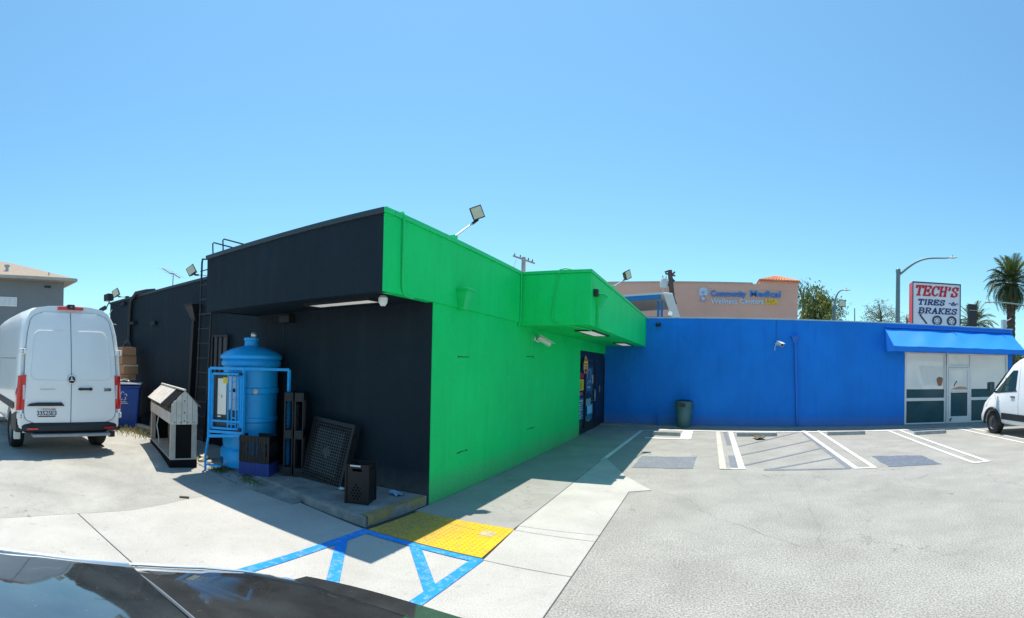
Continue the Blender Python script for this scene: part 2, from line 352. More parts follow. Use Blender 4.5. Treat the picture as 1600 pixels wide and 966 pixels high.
mark([wl(.32, 15.75, .31, 9.66, .13), wl(.25, 9.66, .46, 9.67, .08)], 'cream_line')
mark([stripe((.79, 12.59), (3.0, 15.7), .08, .006), stripe((.77, 11.27), (2.95, 13.7), .09, .006), stripe((.75, 10.05), (2.85, 12.2), .09, .006), stripe((1.25, 9.66), (2.80, 10.75), .09, .006),
      stripe((1.1, 9.60), (2.82, 9.50), .13, .0065), stripe((3.0, 15.8), (2.80, 9.55), .1, .0055), stripe((.56, 12.8), (.54, 15.6), .12, .006), stripe((.54, 9.8), (.55, 11.2), .16, .006)], 'grey_blackout', 'blacked_out_line')
def patch(pts, mat, name, z):
    rag = []
    for (ax_, ay), (bx_, by) in zip(pts, pts[1:] + pts[:1]):
        for i in range(14): f = i / 14; rag.append((lerp(ax_, bx_, f) + random.gauss(0, .014), lerp(ay, by, f) + random.gauss(0, .02)))
    m_ = MB(); m_.prism([(x, y, z - .003) for x, y in rag], (0, 0, .003)); return m_.build(name, mat, mk)
patch([(-1.46, 9.56), (-.28, 9.64), (-.24, 11.0), (-1.43, 10.85)], 'grey_blackout', 'blacked_out_symbol', .0062)
patch([(3.62, 9.45), (4.74, 9.32), (4.83, 10.52), (3.70, 10.79)], 'bluegrey_blackout', 'blacked_out_symbol', .0062)
# blue access-aisle hatching on the concrete
bl = .019
mark([stripe(a, b, wd, z) for a, b, wd, z in (((-3.56, 4.38), (-3.58, 2.2), .12, bl), ((-3.62, 4.34), (-2.10, 4.34), .10, bl + .0012), ((-2.15, 4.38), (-2.17, 2.3), .12, bl + .0004),
      ((-3.55, 3.95), (-2.5, 2.6), .12, bl - .0006), ((-2.86, 4.32), (-2.14, 3.50), .12, bl - .0006))], 'blue_line', 'blue_line')
# cracks and a few oil drips are in the asphalt material; yellow tactile mat with truncated domes
tp = thing('tactile_mat', 'yellow tactile paving mat with raised domes at the pavement corner', 'tactile paving', (-2.85, 4.88, 0))
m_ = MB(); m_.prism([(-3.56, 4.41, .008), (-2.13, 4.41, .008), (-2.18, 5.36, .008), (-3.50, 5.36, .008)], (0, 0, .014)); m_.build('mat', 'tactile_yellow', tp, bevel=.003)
m_ = MB(); nn = 6
for i in range(23):
    for k in range(15):
        x, y = -3.50 + i * .0605, 4.45 + k * .0605
        if not (-2.47 < x < -2.30 and 4.98 < y < 5.16) and x < -2.16 - .05 * (y - 4.4) and random.random() > .03:
            m_.add([(x + r_ * math.cos(2 * math.pi * t / nn), y + r_ * math.sin(2 * math.pi * t / nn), z) for r_, z in ((.013, .0215), (.008, .0275)) for t in range(nn)], [(t, (t + 1) % nn, (t + 1) % nn + nn, t + nn) for t in range(nn)] + [tuple(range(nn, 2 * nn))])
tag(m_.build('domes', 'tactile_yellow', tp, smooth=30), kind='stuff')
M('worn_pad', (.42, .36, .22), .8, .25, 20); M('hairline', (.30, .22, .06), .9)
m_ = MB(); m_.box(-2.47, -2.30, 4.99, 5.15, .02, .0245); m_.build('worn_patch', 'worn_pad', tp)
m_ = MB(); m_.prism([(-3.5, 5.22, .0222), (-2.47, 5.11, .0222), (-2.47, 5.118, .0222), (-3.5, 5.229, .0222)], (0, 0, .0009)); m_.build('crack', 'hairline', tp)
# wheel stops
M('stop_concrete', (.36, .355, .34), .85, .2, 8, .5, 60, dirt=.4)
ws = None
for i, (x0, x1, y, lab) in enumerate(((-1.62, -.80, 14.5, 'concrete wheel stop nearest the store door, half in shade'), (.86, 2.05, 14.62, 'concrete wheel stop below the blue wall camera'),
                                   (3.62, 4.82, 14.72, 'concrete wheel stop in the stall right of the grey hatched aisle'), (6.25, 7.35, 14.15, 'concrete wheel stop in front of the shop window'))):
    t = thing('wheel_stop', lab, 'wheel stop', ((x0 + x1) / 2, y, 0), R(random.uniform(-2, 2)), 'concrete wheel stops')
    h = (x1 - x0) / 2; m_ = MB(); pr = [(-.08, 0), (.08, 0), (.055, .11), (-.055, .11)]
    m_.prism([(-h, a, b) for a, b in pr], (2 * h, 0, 0)); m_.build('block', 'stop_concrete', t, bevel=.012, world=False)
    for s_ in (-1, 1):
        m_ = MB(); m_.cyl((s_ * h * .65, 0, .1), (s_ * h * .65, 0, .113), .014, n=8)
        m_.build('anchor_pin', M('rust', (.12, .06, .035), .8, .3, 20), t, world=False)
# hairline cracks that wander over the asphalt: thin dark strips filled with dirt
M('crack_fill', (.15, .147, .137), .95, .3, 20, world=True)
lot = bpy.data.objects['parking_lot']
for pts in ([(-.88, 7.84), (-.33, 7.41), (.04, 6.55), (.43, 6.12), (.65, 5.78), (.97, 5.44), (1.41, 4.93)], [(.41, 9.27), (.51, 8.52), (.74, 8.01), (.97, 7.79), (.97, 7.18), (.95, 6.47), (.65, 6.3), (.43, 6.12)],
            [(1.06, 9.15), (1.11, 8.31), (.97, 7.79)], [(1.57, 8.94), (1.53, 7.86), (1.42, 6.68), (1.37, 5.85), (1.28, 5.5), (1.25, 4.83)], [(3.51, 8.8), (3.52, 7.64), (4.0, 7.17), (4.09, 6.17), (5.2, 5.2)]):
    fine_ = []
    for a, b in zip(pts, pts[1:]):
        n_ = max(2, int(math.dist(a, b) / .09))
        for i in range(n_): f = i / n_; fine_.append((lerp(a[0], b[0], f) + random.gauss(0, .022), lerp(a[1], b[1], f) + random.gauss(0, .022)))
    m_ = MB(); L_, R_ = [], []
    for i, p in enumerate(fine_):
        q = fine_[min(i + 1, len(fine_) - 1)]; o_ = fine_[max(i - 1, 0)]; d = Vector((q[0] - o_[0], q[1] - o_[1])); d = d.normalized() if d.length > 1e-6 else Vector((1, 0)); w_ = random.uniform(.0006, .0024) * min(1, i / 4, (len(fine_) - 1 - i) / 4 + .1)
        L_.append((p[0] - d.y * w_, p[1] + d.x * w_, .0028)); R_.append((p[0] + d.y * w_, p[1] - d.x * w_, .0028))
    n_ = len(fine_); m_.add(L_ + R_, [(i, i + 1, n_ + i + 1, n_ + i) for i in range(n_ - 1)]); m_.build('crack', 'crack_fill', lot)
# ------------------------------------------------------------------ the store building
M('roof_felt', (.18, .18, .18), .9, .2, 3); M('alu', (.62, .63, .64), .35, .05, 3, metal=.7); M('white_alu', (.72, .72, .72), .4, .05, 4)
M('dark_glass', (.012, .035, .045), .06, .1, 2, ior=1.5); M('door_black', (.012, .012, .016), .3, .2, 6); M('lamp_white', (.80, .80, .76), .35, .03, 6, emit=.28)
M('black_metal', (.012, .014, .017), .45, .2, 10); M('green_metal', (.001, .62, .16), .42, .08, 8); M('blue_metal', (.001, .15, .60), .42, .08, 8)
M('black_cop', (.03, .045, .055), .4, .15, 6); M('edge_pale', (.35, .5, .62), .5, .15, 6); M('cam_white', (.72, .72, .70), .35, .05, 6); M('dark_plastic', (.02, .02, .024), .4, .2, 8)
B = thing('store_building', 'flat-roofed corner store with black side, green entry front and blue wing', 'building', (-3.6, 5.75, 0))
def bx(name, mat, *a, p=None, bevel=0.): m_ = MB(); m_.box(*a); return m_.build(name, mat, p or B, bevel=bevel)
ZT, ZS = 3.70, 2.773
bw = bx('black_wall', 'black_paint', -15.2, -3.60, 5.746, 5.946, -.1, ZT)
bx('black_end_wall', 'black_paint', -15.2, -15.0, 5.946, 15, -.1, ZT)
bf = MB(); bf.box(-7.45, -3.601, 4.623, 4.73, ZS, ZT); bf.box(-7.45, -7.35, 4.73, 5.744, ZS, ZT); bf.build('black_fascia', 'black_paint', B)
bx('black_soffit', 'black_paint', -7.349, -3.701, 4.731, 5.745, ZS + .012, ZS + .05)
gw = bx('green_wall', 'green_paint', -3.79, -3.59, 5.752, 13.54, -.1, ZS)
bx('green_fascia', 'green_paint', -3.70, -3.568, 4.625, 8.915, ZS + .001, ZT)
ec = MB(); ec.box(-3.60, -2.185, 8.917, 17.1, 2.72, ZT); ec = ec.build('entry_canopy', 'green_paint', B, bevel=.012)
bx('roof', 'roof_felt', -15.1, -3.62, 5.95, 16.9, 3.38, 3.45); bx('roof', 'roof_felt', -3.6, 11.4, 16.99, 27, 3.38, 3.45)
# blue wing
bx('blue_wall', 'blue_paint', -3.85, 6.93, 16.79, 16.99, -.1, ZT); bx('blue_wall', 'blue_paint', 6.931, 11.33, 16.79, 16.99, 2.70, ZT)
bx('blue_wall', 'blue_paint', 11.331, 11.52, 16.79, 26.9, -.1, ZT)
# copings: sheet metal with a drip edge
bx('coping', 'black_cop', -15.22, -7.47, 5.715, 5.97, ZT, ZT + .06, bevel=.006); bx('coping', 'black_cop', -7.48, -3.585, 4.60, 4.78, ZT, ZT + .07, bevel=.006)
bx('coping', 'black_cop', -7.48, -7.33, 4.785, 5.97, ZT, ZT + .065, bevel=.006)
bx('coping', 'green_metal', -3.72, -3.545, 4.785, 8.90, ZT + .001, ZT + .068, bevel=.006); bx('coping', 'green_metal', -3.583, -3.546, 4.60, 4.783, ZT + .001, ZT + .067, bevel=.006)
bx('coping', 'green_metal', -3.56, -2.165, 8.89, 9.06, ZT, ZT + .06, bevel=.006); bx('coping', 'green_metal', -2.30, -2.164, 9.063, 16.98, ZT, ZT + .061, bevel=.006)
bx('coping', 'edge_pale', -2.16, 11.55, 16.775, 17.0, ZT, ZT + .04, bevel=.005)
# expansion seam, dust lines, scars on the walls
bx('wall_seam', 'black_metal', -6.66, -6.648, 5.738, 5.75, 0.1, 2.76)
for y, z, ln in ((6.47, 2.045, .36), (9.33, 2.13, .42), (6.5, .60, .34), (9.42, .645, .42)):
    m_ = MB(); k = 9; yy_ = [y + ln * i / k for i in range(k + 1)]; lo = [(-3.5915, q_, z + random.uniform(-.012, .006)) for q_ in yy_]; hi = [(-3.5915, q_, z + random.uniform(.010, .022)) for q_ in yy_[::-1]]
    m_.prism(lo + hi, (.004, 0, 0))
    m_.build('wall_scar', M('scar', (.01, .16, .06), .9, .3, 20), B)
# conduits run over the paint
def pipe(name, mat, pts, r, p=None, n=8): m_ = MB(); m_.tube(pts, r, n); return m_.build(name, mat, p or B, smooth=50)
pipe('conduit', 'green_metal', [(-3.62, 4.97, 3.79), (-3.56, 4.96, 3.79), (-3.545, 4.955, 3.74), (-3.545, 4.95, 3.3), (-3.548, 4.96, 2.86), (-3.56, 5.02, 2.78), (-3.57, 5.22, 2.76)], .016)
pipe('conduit', 'green_metal', [(-3.55, 8.86, 3.72), (-3.55, 8.86, 2.95), (-3.56, 8.84, 2.78), (-3.57, 8.8, 2.70)], .018)
pipe('conduit', 'green_metal', [(-2.55, 8.95, 3.765), (-2.68, 8.90, 3.785), (-2.79, 8.895, 3.765), (-2.82, 8.895, 3.62), (-2.90, 8.895, 3.2), (-2.93, 8.896, 2.86), (-2.90, 8.896, 2.78), (-2.8, 8.9, 2.74), (-2.5, 9.05, 2.70), (-2.42, 9.6, 2.703), (-2.42, 10.1, 2.705)], .012)
pipe('conduit', 'blue_metal', [(2.30, 16.78, 3.70), (2.30, 16.777, 3.3), (2.30, 16.775, 3.0)], .008)
pipe('conduit', 'black_metal', [(-12.3, 5.95, 3.82), (-12.55, 5.80, 3.82), (-12.95, 5.68, 3.80), (-13.25, 5.66, 3.62), (-13.35, 5.67, 3.3), (-13.38, 5.67, 2.4), (-13.4, 5.67, .6)], .06, n=12)
bx('conduit_box', 'black_metal', -13.42, -12.98, 5.62, 5.745, 2.92, 3.0)
bx('wall_box', 'black_metal', -11.93, -11.68, 5.66, 5.745, 2.82, 2.93); bx('wall_box', 'black_metal', -14.1, -13.8, 5.66, 5.745, 3.55, 3.63)
bx('soffit_box', 'black_metal', -6.62, -6.36, 5.60, 5.745, 2.60, 2.72)
pipe('loose_cable', 'cam_white', [(-14.9, 5.70, 3.5), (-15.1, 5.6, 3.25), (-14.8, 5.66, 3.05), (-14.5, 5.7, 3.0)], .012)
# scuppers and downspouts
def scupper(mat, x, y, z, nrm, wd, hd):
    """tapered rain head; nrm is the wall's outward direction, along is the wall"""
    al = Vector((-nrm[1], nrm[0], 0)); n_ = Vector((*nrm, 0)); c = Vector((x, y, z)); m_ = MB()
    t = [c + al * (s * wd / 2) + n_ * d for s in (-1, 1) for d in (0, wd * .75)]; b = [c + al * (s * wd * .22) + n_ * d + Vector((0, 0, -hd)) for s in (-1, 1) for d in (0, wd * .32)]
    m_.add(t + b, [(0, 1, 3, 2), (4, 6, 7, 5), (0, 2, 6, 4), (1, 5, 7, 3), (0, 4, 5, 1), (2, 3, 7, 6)])
    m_.box(-wd * .56, wd * .56, 0, wd * .82, 0, .03, Matrix.Translation(c) @ Matrix((tuple(al), tuple(n_), (0, 0, 1))).transposed().to_4x4()); return m_.build('rain_head', mat, B, bevel=.004)
scupper('green_metal', -3.568, 6.48, 3.02, (1, 0), .24, .27); scupper('green_metal', -2.185, 9.42, 3.33, (1, 0), .25, .22)
bx('downspout', 'green_metal', -2.184, -2.12, 9.36, 9.45, 2.73, 3.2, bevel=.008); bx('downspout_bracket', 'dark_plastic', -2.184, -2.09, 9.10, 9.19, 3.28, 3.42, bevel=.01)
scupper('blue_metal', 2.93, 16.79, 3.12, (0, -1), .26, .2)
m_ = MB(); m_.bar((2.94, 16.75, 2.95), (3.05, 16.75, .10), .11, .075, (1, 0, 0)); m_.build('downspout', 'blue_metal', B, bevel=.008)
scupper('black_metal', -9.62, 5.746, 3.14, (0, -1), .34, .34)
m_ = MB(); m_.bar((-9.62, 5.69, 2.9), (-9.82, 5.69, .15), .15, .1, (1, 0, 0)); m_.build('downspout', 'black_metal', B, bevel=.008)
# soffit lights
def sof(name, x0, x1, y0, y1, z, fr, glow='lamp_white'):
    f = MB(); w_ = .045
    f.box(x0 - w_, x1 + w_, y0 - w_, y0, z - .03, z + .01); f.box(x0 - w_, x1 + w_, y1, y1 + w_, z - .03, z + .01); f.box(x0 - w_, x0, y0, y1, z - .03, z + .01); f.box(x1, x1 + w_, y0, y1, z - .03, z + .01)
    o = f.build(name, fr, B); bx('diffuser', glow, x0, x1, y0, y1, z - .022, z - .004, p=o); return o
sof('soffit_light', -5.36, -4.19, 5.08, 5.36, ZS + .012, 'black_metal', 'lamp_white'); sof('soffit_light', -2.74, -2.42, 10.05, 11.6, 2.72, 'door_black'); sof('soffit_light', -2.84, -2.52, 14.7, 16.1, 2.72, 'door_black')
# ---- recessed entrance
bx('entry_lintel', 'green_paint', -3.80, -3.60, 13.541, 17.05, 2.44, 2.719)
en = bx('entrance_frame', 'door_black', -3.76, -3.66, 13.541, 17.05, 2.30, 2.439)
EX = -3.64
for y in (13.545, 14.30, 15.58, 16.96): bx('mullion', 'door_black', -3.7150, EX + .02, y, y + .075, 0.0, 2.30, p=en)
bx('transom', 'door_black', -3.7150, EX + .012, 13.62, 16.96, 2.18, 2.298, p=en); bx('sill', 'door_black', -3.7150, EX + .016, 13.62, 14.30, .0, .14, p=en)
bx('side_window', 'dark_glass', -3.6750, -3.6600, 13.622, 14.298, .14, 2.18, p=en)
dr = bx('glass_door', 'dark_glass', -3.6650, -3.6500, 14.46, 15.50, .30, 2.05, p=B)
for a in ((14.378, 14.459, .02, 2.17), (15.501, 15.578, .02, 2.17), (14.46, 15.50, .02, .299), (14.46, 15.50, 2.051, 2.17), (14.46, 15.50, 1.02, 1.12)): bx('door_rail', 'door_black', -3.6850, -3.6350, *a, p=dr)
pipe('door_handle', 'alu', [(-3.6300, 15.42, 1.25), (-3.5850, 15.42, 1.25), (-3.5850, 15.42, .9), (-3.6300, 15.42, .9)], .012, dr)
d2 = bx('black_door', 'door_black', -3.6950, -3.6450, 15.66, 16.95, .01, 2.17, p=B, bevel=.004); bx('lock_plate', 'alu', -3.6450, -3.6370, 16.35, 16.40, 1.15, 1.35, p=d2); bx('kick_plate', 'black_metal', -3.6450, -3.6390, 15.72, 16.85, .05, .32, p=d2)
# posters and stickers on the glass
def flat(name, col, x, y0, y1, z0, z1, p, rough=.5): return bx(name, M('print_%d_%d_%d' % tuple(int(c * 255) for c in col), col, rough, .12, 9), x, x + .004, y0, y1, z0, z1, p=p)
sw = [o for o in en.children if o.name.startswith('side_window')][0]; XW, XD = -3.6598, -3.6498
flat('poster', (.62, .48, .03), XW, 13.68, 14.24, 1.28, 1.60, sw); flat('poster', (.36, .03, .03), XW, 13.66, 14.26, 1.64, 1.78, sw); flat('poster', (.03, .16, .26), XW, 13.68, 14.22, .42, 1.05, sw); flat('poster', (.55, .05, .20), XW, 13.74, 14.12, 1.14, 1.22, sw)

for k in range(9): flat('poster_print', (.55, .62, .66), XW + .004, 13.74 + .05 * random.random(), 13.95 + .22 * random.random(), .46 + .062 * k, .475 + .062 * k + .02 * random.random(), sw)
for k in range(4): flat('poster_print', (.10, .08, .02), XW + .004, 13.74, 14.0 + .18 * random.random(), 1.33 + .06 * k, 1.35 + .06 * k, sw)
flat('poster', (.03, .10, .24), XD, 14.52, 15.30, 1.22, 1.95, dr); flat('poster', (.20, .36, .36), XD, 14.52, 15.10, .78, 1.0, dr); flat('poster', (.06, .42, .72), XD + .002, 14.66, 15.36, .50, .80, dr); flat('poster', (.04, .2, .24), XD, 14.52, 15.25, .33, .48, dr)
flat('sticker', (.75, .78, .8), XD, 15.24, 15.38, 1.45, 1.72, dr); flat('sticker', (.80, .70, .72), XD, 14.75, 15.02, .315, .335, dr)
for k in range(14):
    y0 = 14.56 + .5 * random.random(); z0 = 1.26 + .3 * random.random(); flat('poster_print', (.35, .55, .62), XD + .004, y0, y0 + .05 + .12 * random.random(), z0, z0 + .012 + .03 * random.random(), dr)
for k in range(3): flat('poster_print', (.3, .7, .85), XD + .006, 14.72 + .19 * k, 14.86 + .19 * k, .55, .76, dr)
m_ = MB(); m_.tube([(XD + .006, 14.6 + .25 * (1 - math.cos(t)) , 1.62 + .28 * math.sin(t)) for t in [math.pi * i / 12 for i in range(13)]], .008, 5); m_.build('poster_print', 'print_%d_%d_%d' % (89, 140, 158), dr)
# round hanging sign on the pillar side of the entrance
rs = thing('round_sign', 'round black sign with orange rim and yellow and red bars by the entrance', 'sign', (-3.5650, 14.08, 1.78))
M('sign_black', (.015, .015, .02), .4); M('sign_orange', (.85, .38, .10), .5); M('sign_yellow', (.85, .62, .05), .5); M('sign_red', (.55, .03, .04), .5); M('sign_pink', (.75, .30, .30), .5)
m_ = MB(); m_.cyl((-3.5850, 14.08, 2.0), (-3.5650, 14.08, 2.0), .22, n=28); m_.build('disc', 'sign_black', rs)
m_ = MB(); m_.tube([(-3.5650, 14.08 + .22 * math.cos(t), 2.0 + .22 * math.sin(t)) for t in [2 * math.pi * i / 28 for i in range(29)]], .014, 6); m_.build('rim', 'sign_orange', rs)
for z, h, mt, ln in ((2.07, .07, 'sign_yellow', .18), (1.985, .05, 'sign_yellow', .19), (1.90, .06, 'sign_pink', .16)): m_ = MB(); m_.box(-3.5640, -3.5590, 14.08 - ln, 14.08 + ln, z, z + h); m_.build('bar', mt, rs)
m_ = MB(); m_.prism([(-3.5800, 13.98, 2.22), (-3.5800, 14.18, 2.22), (-3.5800, 14.08, 2.32)], (.012, 0, 0)); m_.build('finial', 'sign_pink', rs); m_ = MB(); m_.bar((-3.6350, 14.08, 2.2), (-3.5750, 14.08, 2.2), .02); m_.build('bracket', 'black_metal', rs)
# ---- shop window under the awning
SX0, SX1, SZ = 6.945, 11.32, 2.685
sf = MB()
for a in ((SX0, SX0 + .07, 0.03, SZ), (SX1 - .07, SX1, .03, SZ), (8.53, 8.585, .03, SZ), (8.62, 8.69, .03, SZ), (9.60, 9.67, .03, SZ)): sf.box(a[0], a[1], 16.80, 16.90, a[2], a[3])
for x0, x1 in ((SX0 + .07, 8.53), (9.67, SX1 - .07)):
    for z0, z1 in ((.03, .10), (SZ - .06, SZ), (.90, 1.01)): sf.box(x0, x1, 16.805, 16.895, z0, z1)
sf.box(8.69, 9.60, 16.805, 16.895, 2.16, 2.23); sf.box(8.69, 9.60, 16.805, 16.895, SZ - .06, SZ); sf = sf.build('window_frame', 'white_alu', B)
def paper_mat():
    mt, n, l, b = new_mat('papered_glass'); g = n.new('ShaderNodeNewGeometry'); vec = g.outputs['Position']
    t1 = noise(n, l, vec, .9, 4, .5, 1.2); r1 = ramp(n, .35, (.74, .73, .70), .7, (.84, .825, .79)); l.new(t1.outputs[0], r1.inputs[0]); l.new(r1.outputs[0], b.inputs['Base Color'])
    b.inputs['Roughness'].default_value = .5; b.inputs['Coat Weight'].default_value = 1; b.inputs['Coat Roughness'].default_value = .03; return mt
paper_mat(); M('teal_glass', (.008, .075, .10), .22, .15, 2, ior=1.35)
for x0, x1 in ((SX0 + .07, 8.53), (9.67, SX1 - .07)):
    bx('upper_pane', 'papered_glass', x0, x1, 16.855, 16.87, 1.33, SZ - .06); bx('strip_pane', 'teal_glass', x0, x1, 16.853, 16.868, 1.01, 1.328); bx('lower_pane', 'teal_glass', x0, x1, 16.85, 16.87, .10, .90)
bx('transom_pane', 'papered_glass', 8.69, 9.60, 16.855, 16.87, 2.23, SZ - .06); bx('filler', 'dark_plastic', 8.585, 8.62, 16.85, 16.89, .03, SZ)
sd = MB(); sd.box(8.70, 8.79, 16.79, 16.85, .04, 2.15); sd.box(9.50, 9.59, 16.79, 16.85, .04, 2.15); sd.box(8.79, 9.50, 16.792, 16.848, .04, .30); sd.box(8.79, 9.50, 16.792, 16.848, 2.04, 2.15); sd.box(8.79, 9.50, 16.792, 16.848, 1.24, 1.31)
sd = sd.build('shop_door', 'white_alu', B); bx('upper_pane', 'papered_glass', 8.79, 9.50, 16.825, 16.838, 1.31, 2.04, p=sd); bx('lower_pane', 'teal_glass', 8.79, 9.50, 16.824, 16.837, .30, 1.24, p=sd)
m_ = MB(); m_.prism([(8.79, 16.822, 1.32), (9.5, 16.822, 1.32), (9.45, 16.822, 1.40), (9.2, 16.822, 1.43), (8.98, 16.822, 1.39)], (0, -.004, 0)); m_.build('torn_paper', M('torn_paper', (.55, .30, .20), .8, .2, 12), sd)
m_ = MB(); m_.tube([(8.93, 16.82, 1.42), (8.98, 16.815, 1.52), (9.06, 16.815, 1.64)], .016, 5); m_.build('scratch', 'dark_plastic', sd); m_ = MB(); m_.bar((8.74, 16.78, .18), (8.84, 16.78, .24), .03, .03); m_.bar((8.76, 16.78, .11), (8.79, 16.78, .22), .03); m_.build('sticker', 'dark_plastic', sd)
bx('push_bar', 'alu', 8.80, 9.49, 16.775, 16.79, 1.20, 1.235, p=sd)
pane = [o for o in B.children if o.name == 'upper_pane'][0]
m_ = MB(); m_.prism([(8.36 + .12 * math.cos(t) * (1 + .2 * math.sin(3 * t)), 16.852, 1.62 + .20 * math.sin(t) * (1 + .15 * math.cos(2 * t))) for t in [2 * math.pi * i / 16 for i in range(16)]], (0, -.006, 0)); m_.build('cardboard_patch', M('patch_brown', (.30, .15, .09), .8, .3, 8), pane)
bx('shop_interior', 'roof_felt', 6.94, 11.32, 17.05, 17.10, .02, 2.69); bx('door_step', 'concrete_grey', 6.9, 11.3, 16.60, 16.785, .051, .058)
# ---- awning
aw = thing('awning', 'sloping bright blue canvas awning over the shop window', 'awning', (8.8, 16.3, 2.6))
M('awning_blue', (.003, .235, .80), .6, .06, 1.5, .25, 25); M('awning_dark', (.003, .19, .72), .65, .06, 2)
A0, A1 = 6.16, 11.46
m_ = MB(); m_.grid(lambda u, v: (lerp(A0, A1, u), lerp(16.78, 15.86, v) + .012 * math.sin(u * 19) * math.sin(v * 3.1), lerp(3.54, 2.84, v) - .035 * math.sin(v * math.pi) * abs(math.sin(u * math.pi * 4)) - .01 * math.sin(u * 31 + v * 5)), 48, 8); m_.build('canvas', 'awning_blue', aw, smooth=60)
m_ = MB(); m_.grid(lambda u, v: (lerp(A0, A1, u), 15.86 - .004 * math.sin(u * 60), lerp(2.84, 2.66 + .008 * math.sin(u * 43), v)), 60, 3); m_.build('valance', 'awning_dark', aw, smooth=60)
for x in (A0 + .002, A1 - .002): m_ = MB(); m_.prism([(x, 16.785, 3.53), (x, 15.865, 2.84), (x, 15.865, 2.67), (x, 16.785, 2.67)], (.004, 0, 0)); m_.build('side_panel', 'awning_dark', aw)
for x in (6.3, 7.9, 9.6, 11.3): m_ = MB(); m_.bar((x, 16.78, 2.72), (x, 15.88, 2.72), .03); m_.bar((x, 16.78, 3.40), (x, 15.90, 2.735), .03); m_.build('frame_rib', 'alu', aw)
m_ = MB(); m_.box(A0, A1, 16.70, 16.788, 3.545, 3.60); m_.build('head_rail', 'blue_metal', aw)
for x, t_ in ((8.7, .12), (8.95, -.05), (10.9, .1)): m_ = MB(); m_.tube([(x, 16.77, 3.56), (x + t_, 16.60, 3.43), (x + t_ * 1.4, 16.52, 3.36)], .009, 5); m_.build('tie_rope', 'awning_dark', aw)
# ---- ladder
la = thing('roof_ladder', 'black steel roof ladder fixed to the black wall left of the overhang', 'ladder', (-8.95, 5.6, 0))
LX0, LX1 = -9.15, -8.72
for x, dx in ((LX0, .22), (LX1, .26)):
    m_ = MB(); m_.tube([(x - .14, 5.50, .2), (x - .02, 5.50, 1.6), (x + dx * .2, 5.50, 3.0), (x + dx * .4, 5.49, 4.0), (x + dx * .4, 5.50, 4.08), (x + dx * .4, 5.6, 4.10), (x + dx * .4 + .05, 6.4, 4.05), (x + dx * .4 + .05, 6.45, 3.5)], .022, 7); m_.build('rail', 'black_metal', la, smooth=50)
for k in range(12):
    z = .42 + .31 * k; o_ = (z / 4) * .16 - .11; m_ = MB(); m_.cyl((LX0 + o_ - .02, 5.5, z), (LX1 + o_ + .01, 5.5, z), .013, n=8); m_.build('rung', 'black_metal', la)
for z in (1.2, 2.9):
    for x in (LX0, LX1): m_ = MB(); m_.bar((x, 5.5, z), (x, 5.744, z), .03, .006); m_.build('wall_bracket', 'black_metal', la)
lg = thing('ladder_gate', 'dark slatted steel gate panel leaning on the wall beside the roof ladder', 'gate', (-8.5, 5.65, .1))
m_ = MB()
for a, b in (((-8.83, 2.44), (-8.28, 2.43)), ((-8.83, 2.44), (-8.87, .12)), ((-8.28, 2.43), (-8.34, .12)), ((-8.87, .3), (-8.34, .3))): m_.bar((a[0], 5.66, a[1]), (b[0], 5.66, b[1]), .04, .04)
m_.build('frame', 'black_metal', lg)
for k in range(3): m_ = MB(); x = -8.74 + .17 * k; m_.bar((x + .01, 5.67, 2.41), (x - .03, 5.67, .3), .10, .012, (0, 1, 0)); m_.build('slat', M('slat_grey', (.05, .055, .065), .5, .15, 5), lg)
# ---- roof hoop rails by the ladder head, seen above the fascia
hr = thing('roof_handrail', 'pair of thin steel grab hoops on the black fascia top', 'handrail', (-7.2, 4.8, 3.77))
for x in (-7.36, -7.04): m_ = MB(); m_.tube([(x, 4.68, 3.77), (x, 4.67, 3.97), (x + .02, 4.68, 3.985), (x + .55, 4.98, 3.79), (x + .56, 5.0, 3.74)], .014, 6); m_.build('hoop', 'black_cop', hr, smooth=50)
# ---- floodlights on the parapet
def flood(label, base, head, face, size=.24, roll=0, arm_mat='alu', group='floodlights on the roof edge'):
    t = thing('floodlight', label, 'floodlight', base, 0, group); h = Vector(head); f = Vector(face).normalized(); upv = Vector((0, 0, 1)); a = f.cross(upv).normalized(); u_ = a.cross(f); a, u_ = a * math.cos(R(roll)) + u_ * math.sin(R(roll)), u_ * math.cos(R(roll)) - a * math.sin(R(roll))
    Tm = Matrix((tuple(a), tuple(f), tuple(u_))).transposed().to_4x4(); Tm.translation = h; s = size / 2
    m_ = MB(); m_.add([Tm @ Vector(p) for p in [(-s, .03, -s), (s, .03, -s), (s, .03, s), (-s, .03, s), (-s * .6, -.10, -s * .6), (s * .6, -.10, -s * .6), (s * .6, -.10, s * .6), (-s * .6, -.10, s * .6)]], [(0, 1, 2, 3), (4, 7, 6, 5), (0, 4, 5, 1), (1, 5, 6, 2), (2, 6, 7, 3), (3, 7, 4, 0)])
    hd = m_.build('housing', 'dark_plastic', t, bevel=.006)
    m_ = MB(); m_.box(-s * .82, s * .82, .031, .036, -s * .82, s * .82, Tm); m_.build('lens', M('led_lens', (.62, .58, .42), .3, .1, 20), hd)
    m_ = MB(); bk = Tm @ Vector((0, -.08, -s * .9)); m_.tube([base, Vector(base).lerp(bk, .9)], .012, 7); m_.build('arm', arm_mat, t)
    m_ = MB(); m_.tube([Vector(base).lerp(bk, .78), bk, Tm @ Vector((0, -.03, -s * .7))], .022, 7); m_.build('knuckle', 'dark_plastic', t)
    m_ = MB(); m_.box(base[0] - .05, base[0] + .05, base[1] - .05, base[1] + .05, base[2] - .04, base[2] + .03); m_.build('base_box', 'green_metal' if base[0] > -4 and base[0] < 0 else ('blue_metal' if base[0] > 0 else 'black_metal'), t, bevel=.005); return t
flood('large square floodlight on a thin arm above the green front', (-3.63, 6.33, 3.80), (-3.52, 6.86, 4.30), (.66, -.72, -.05), .205, -24)
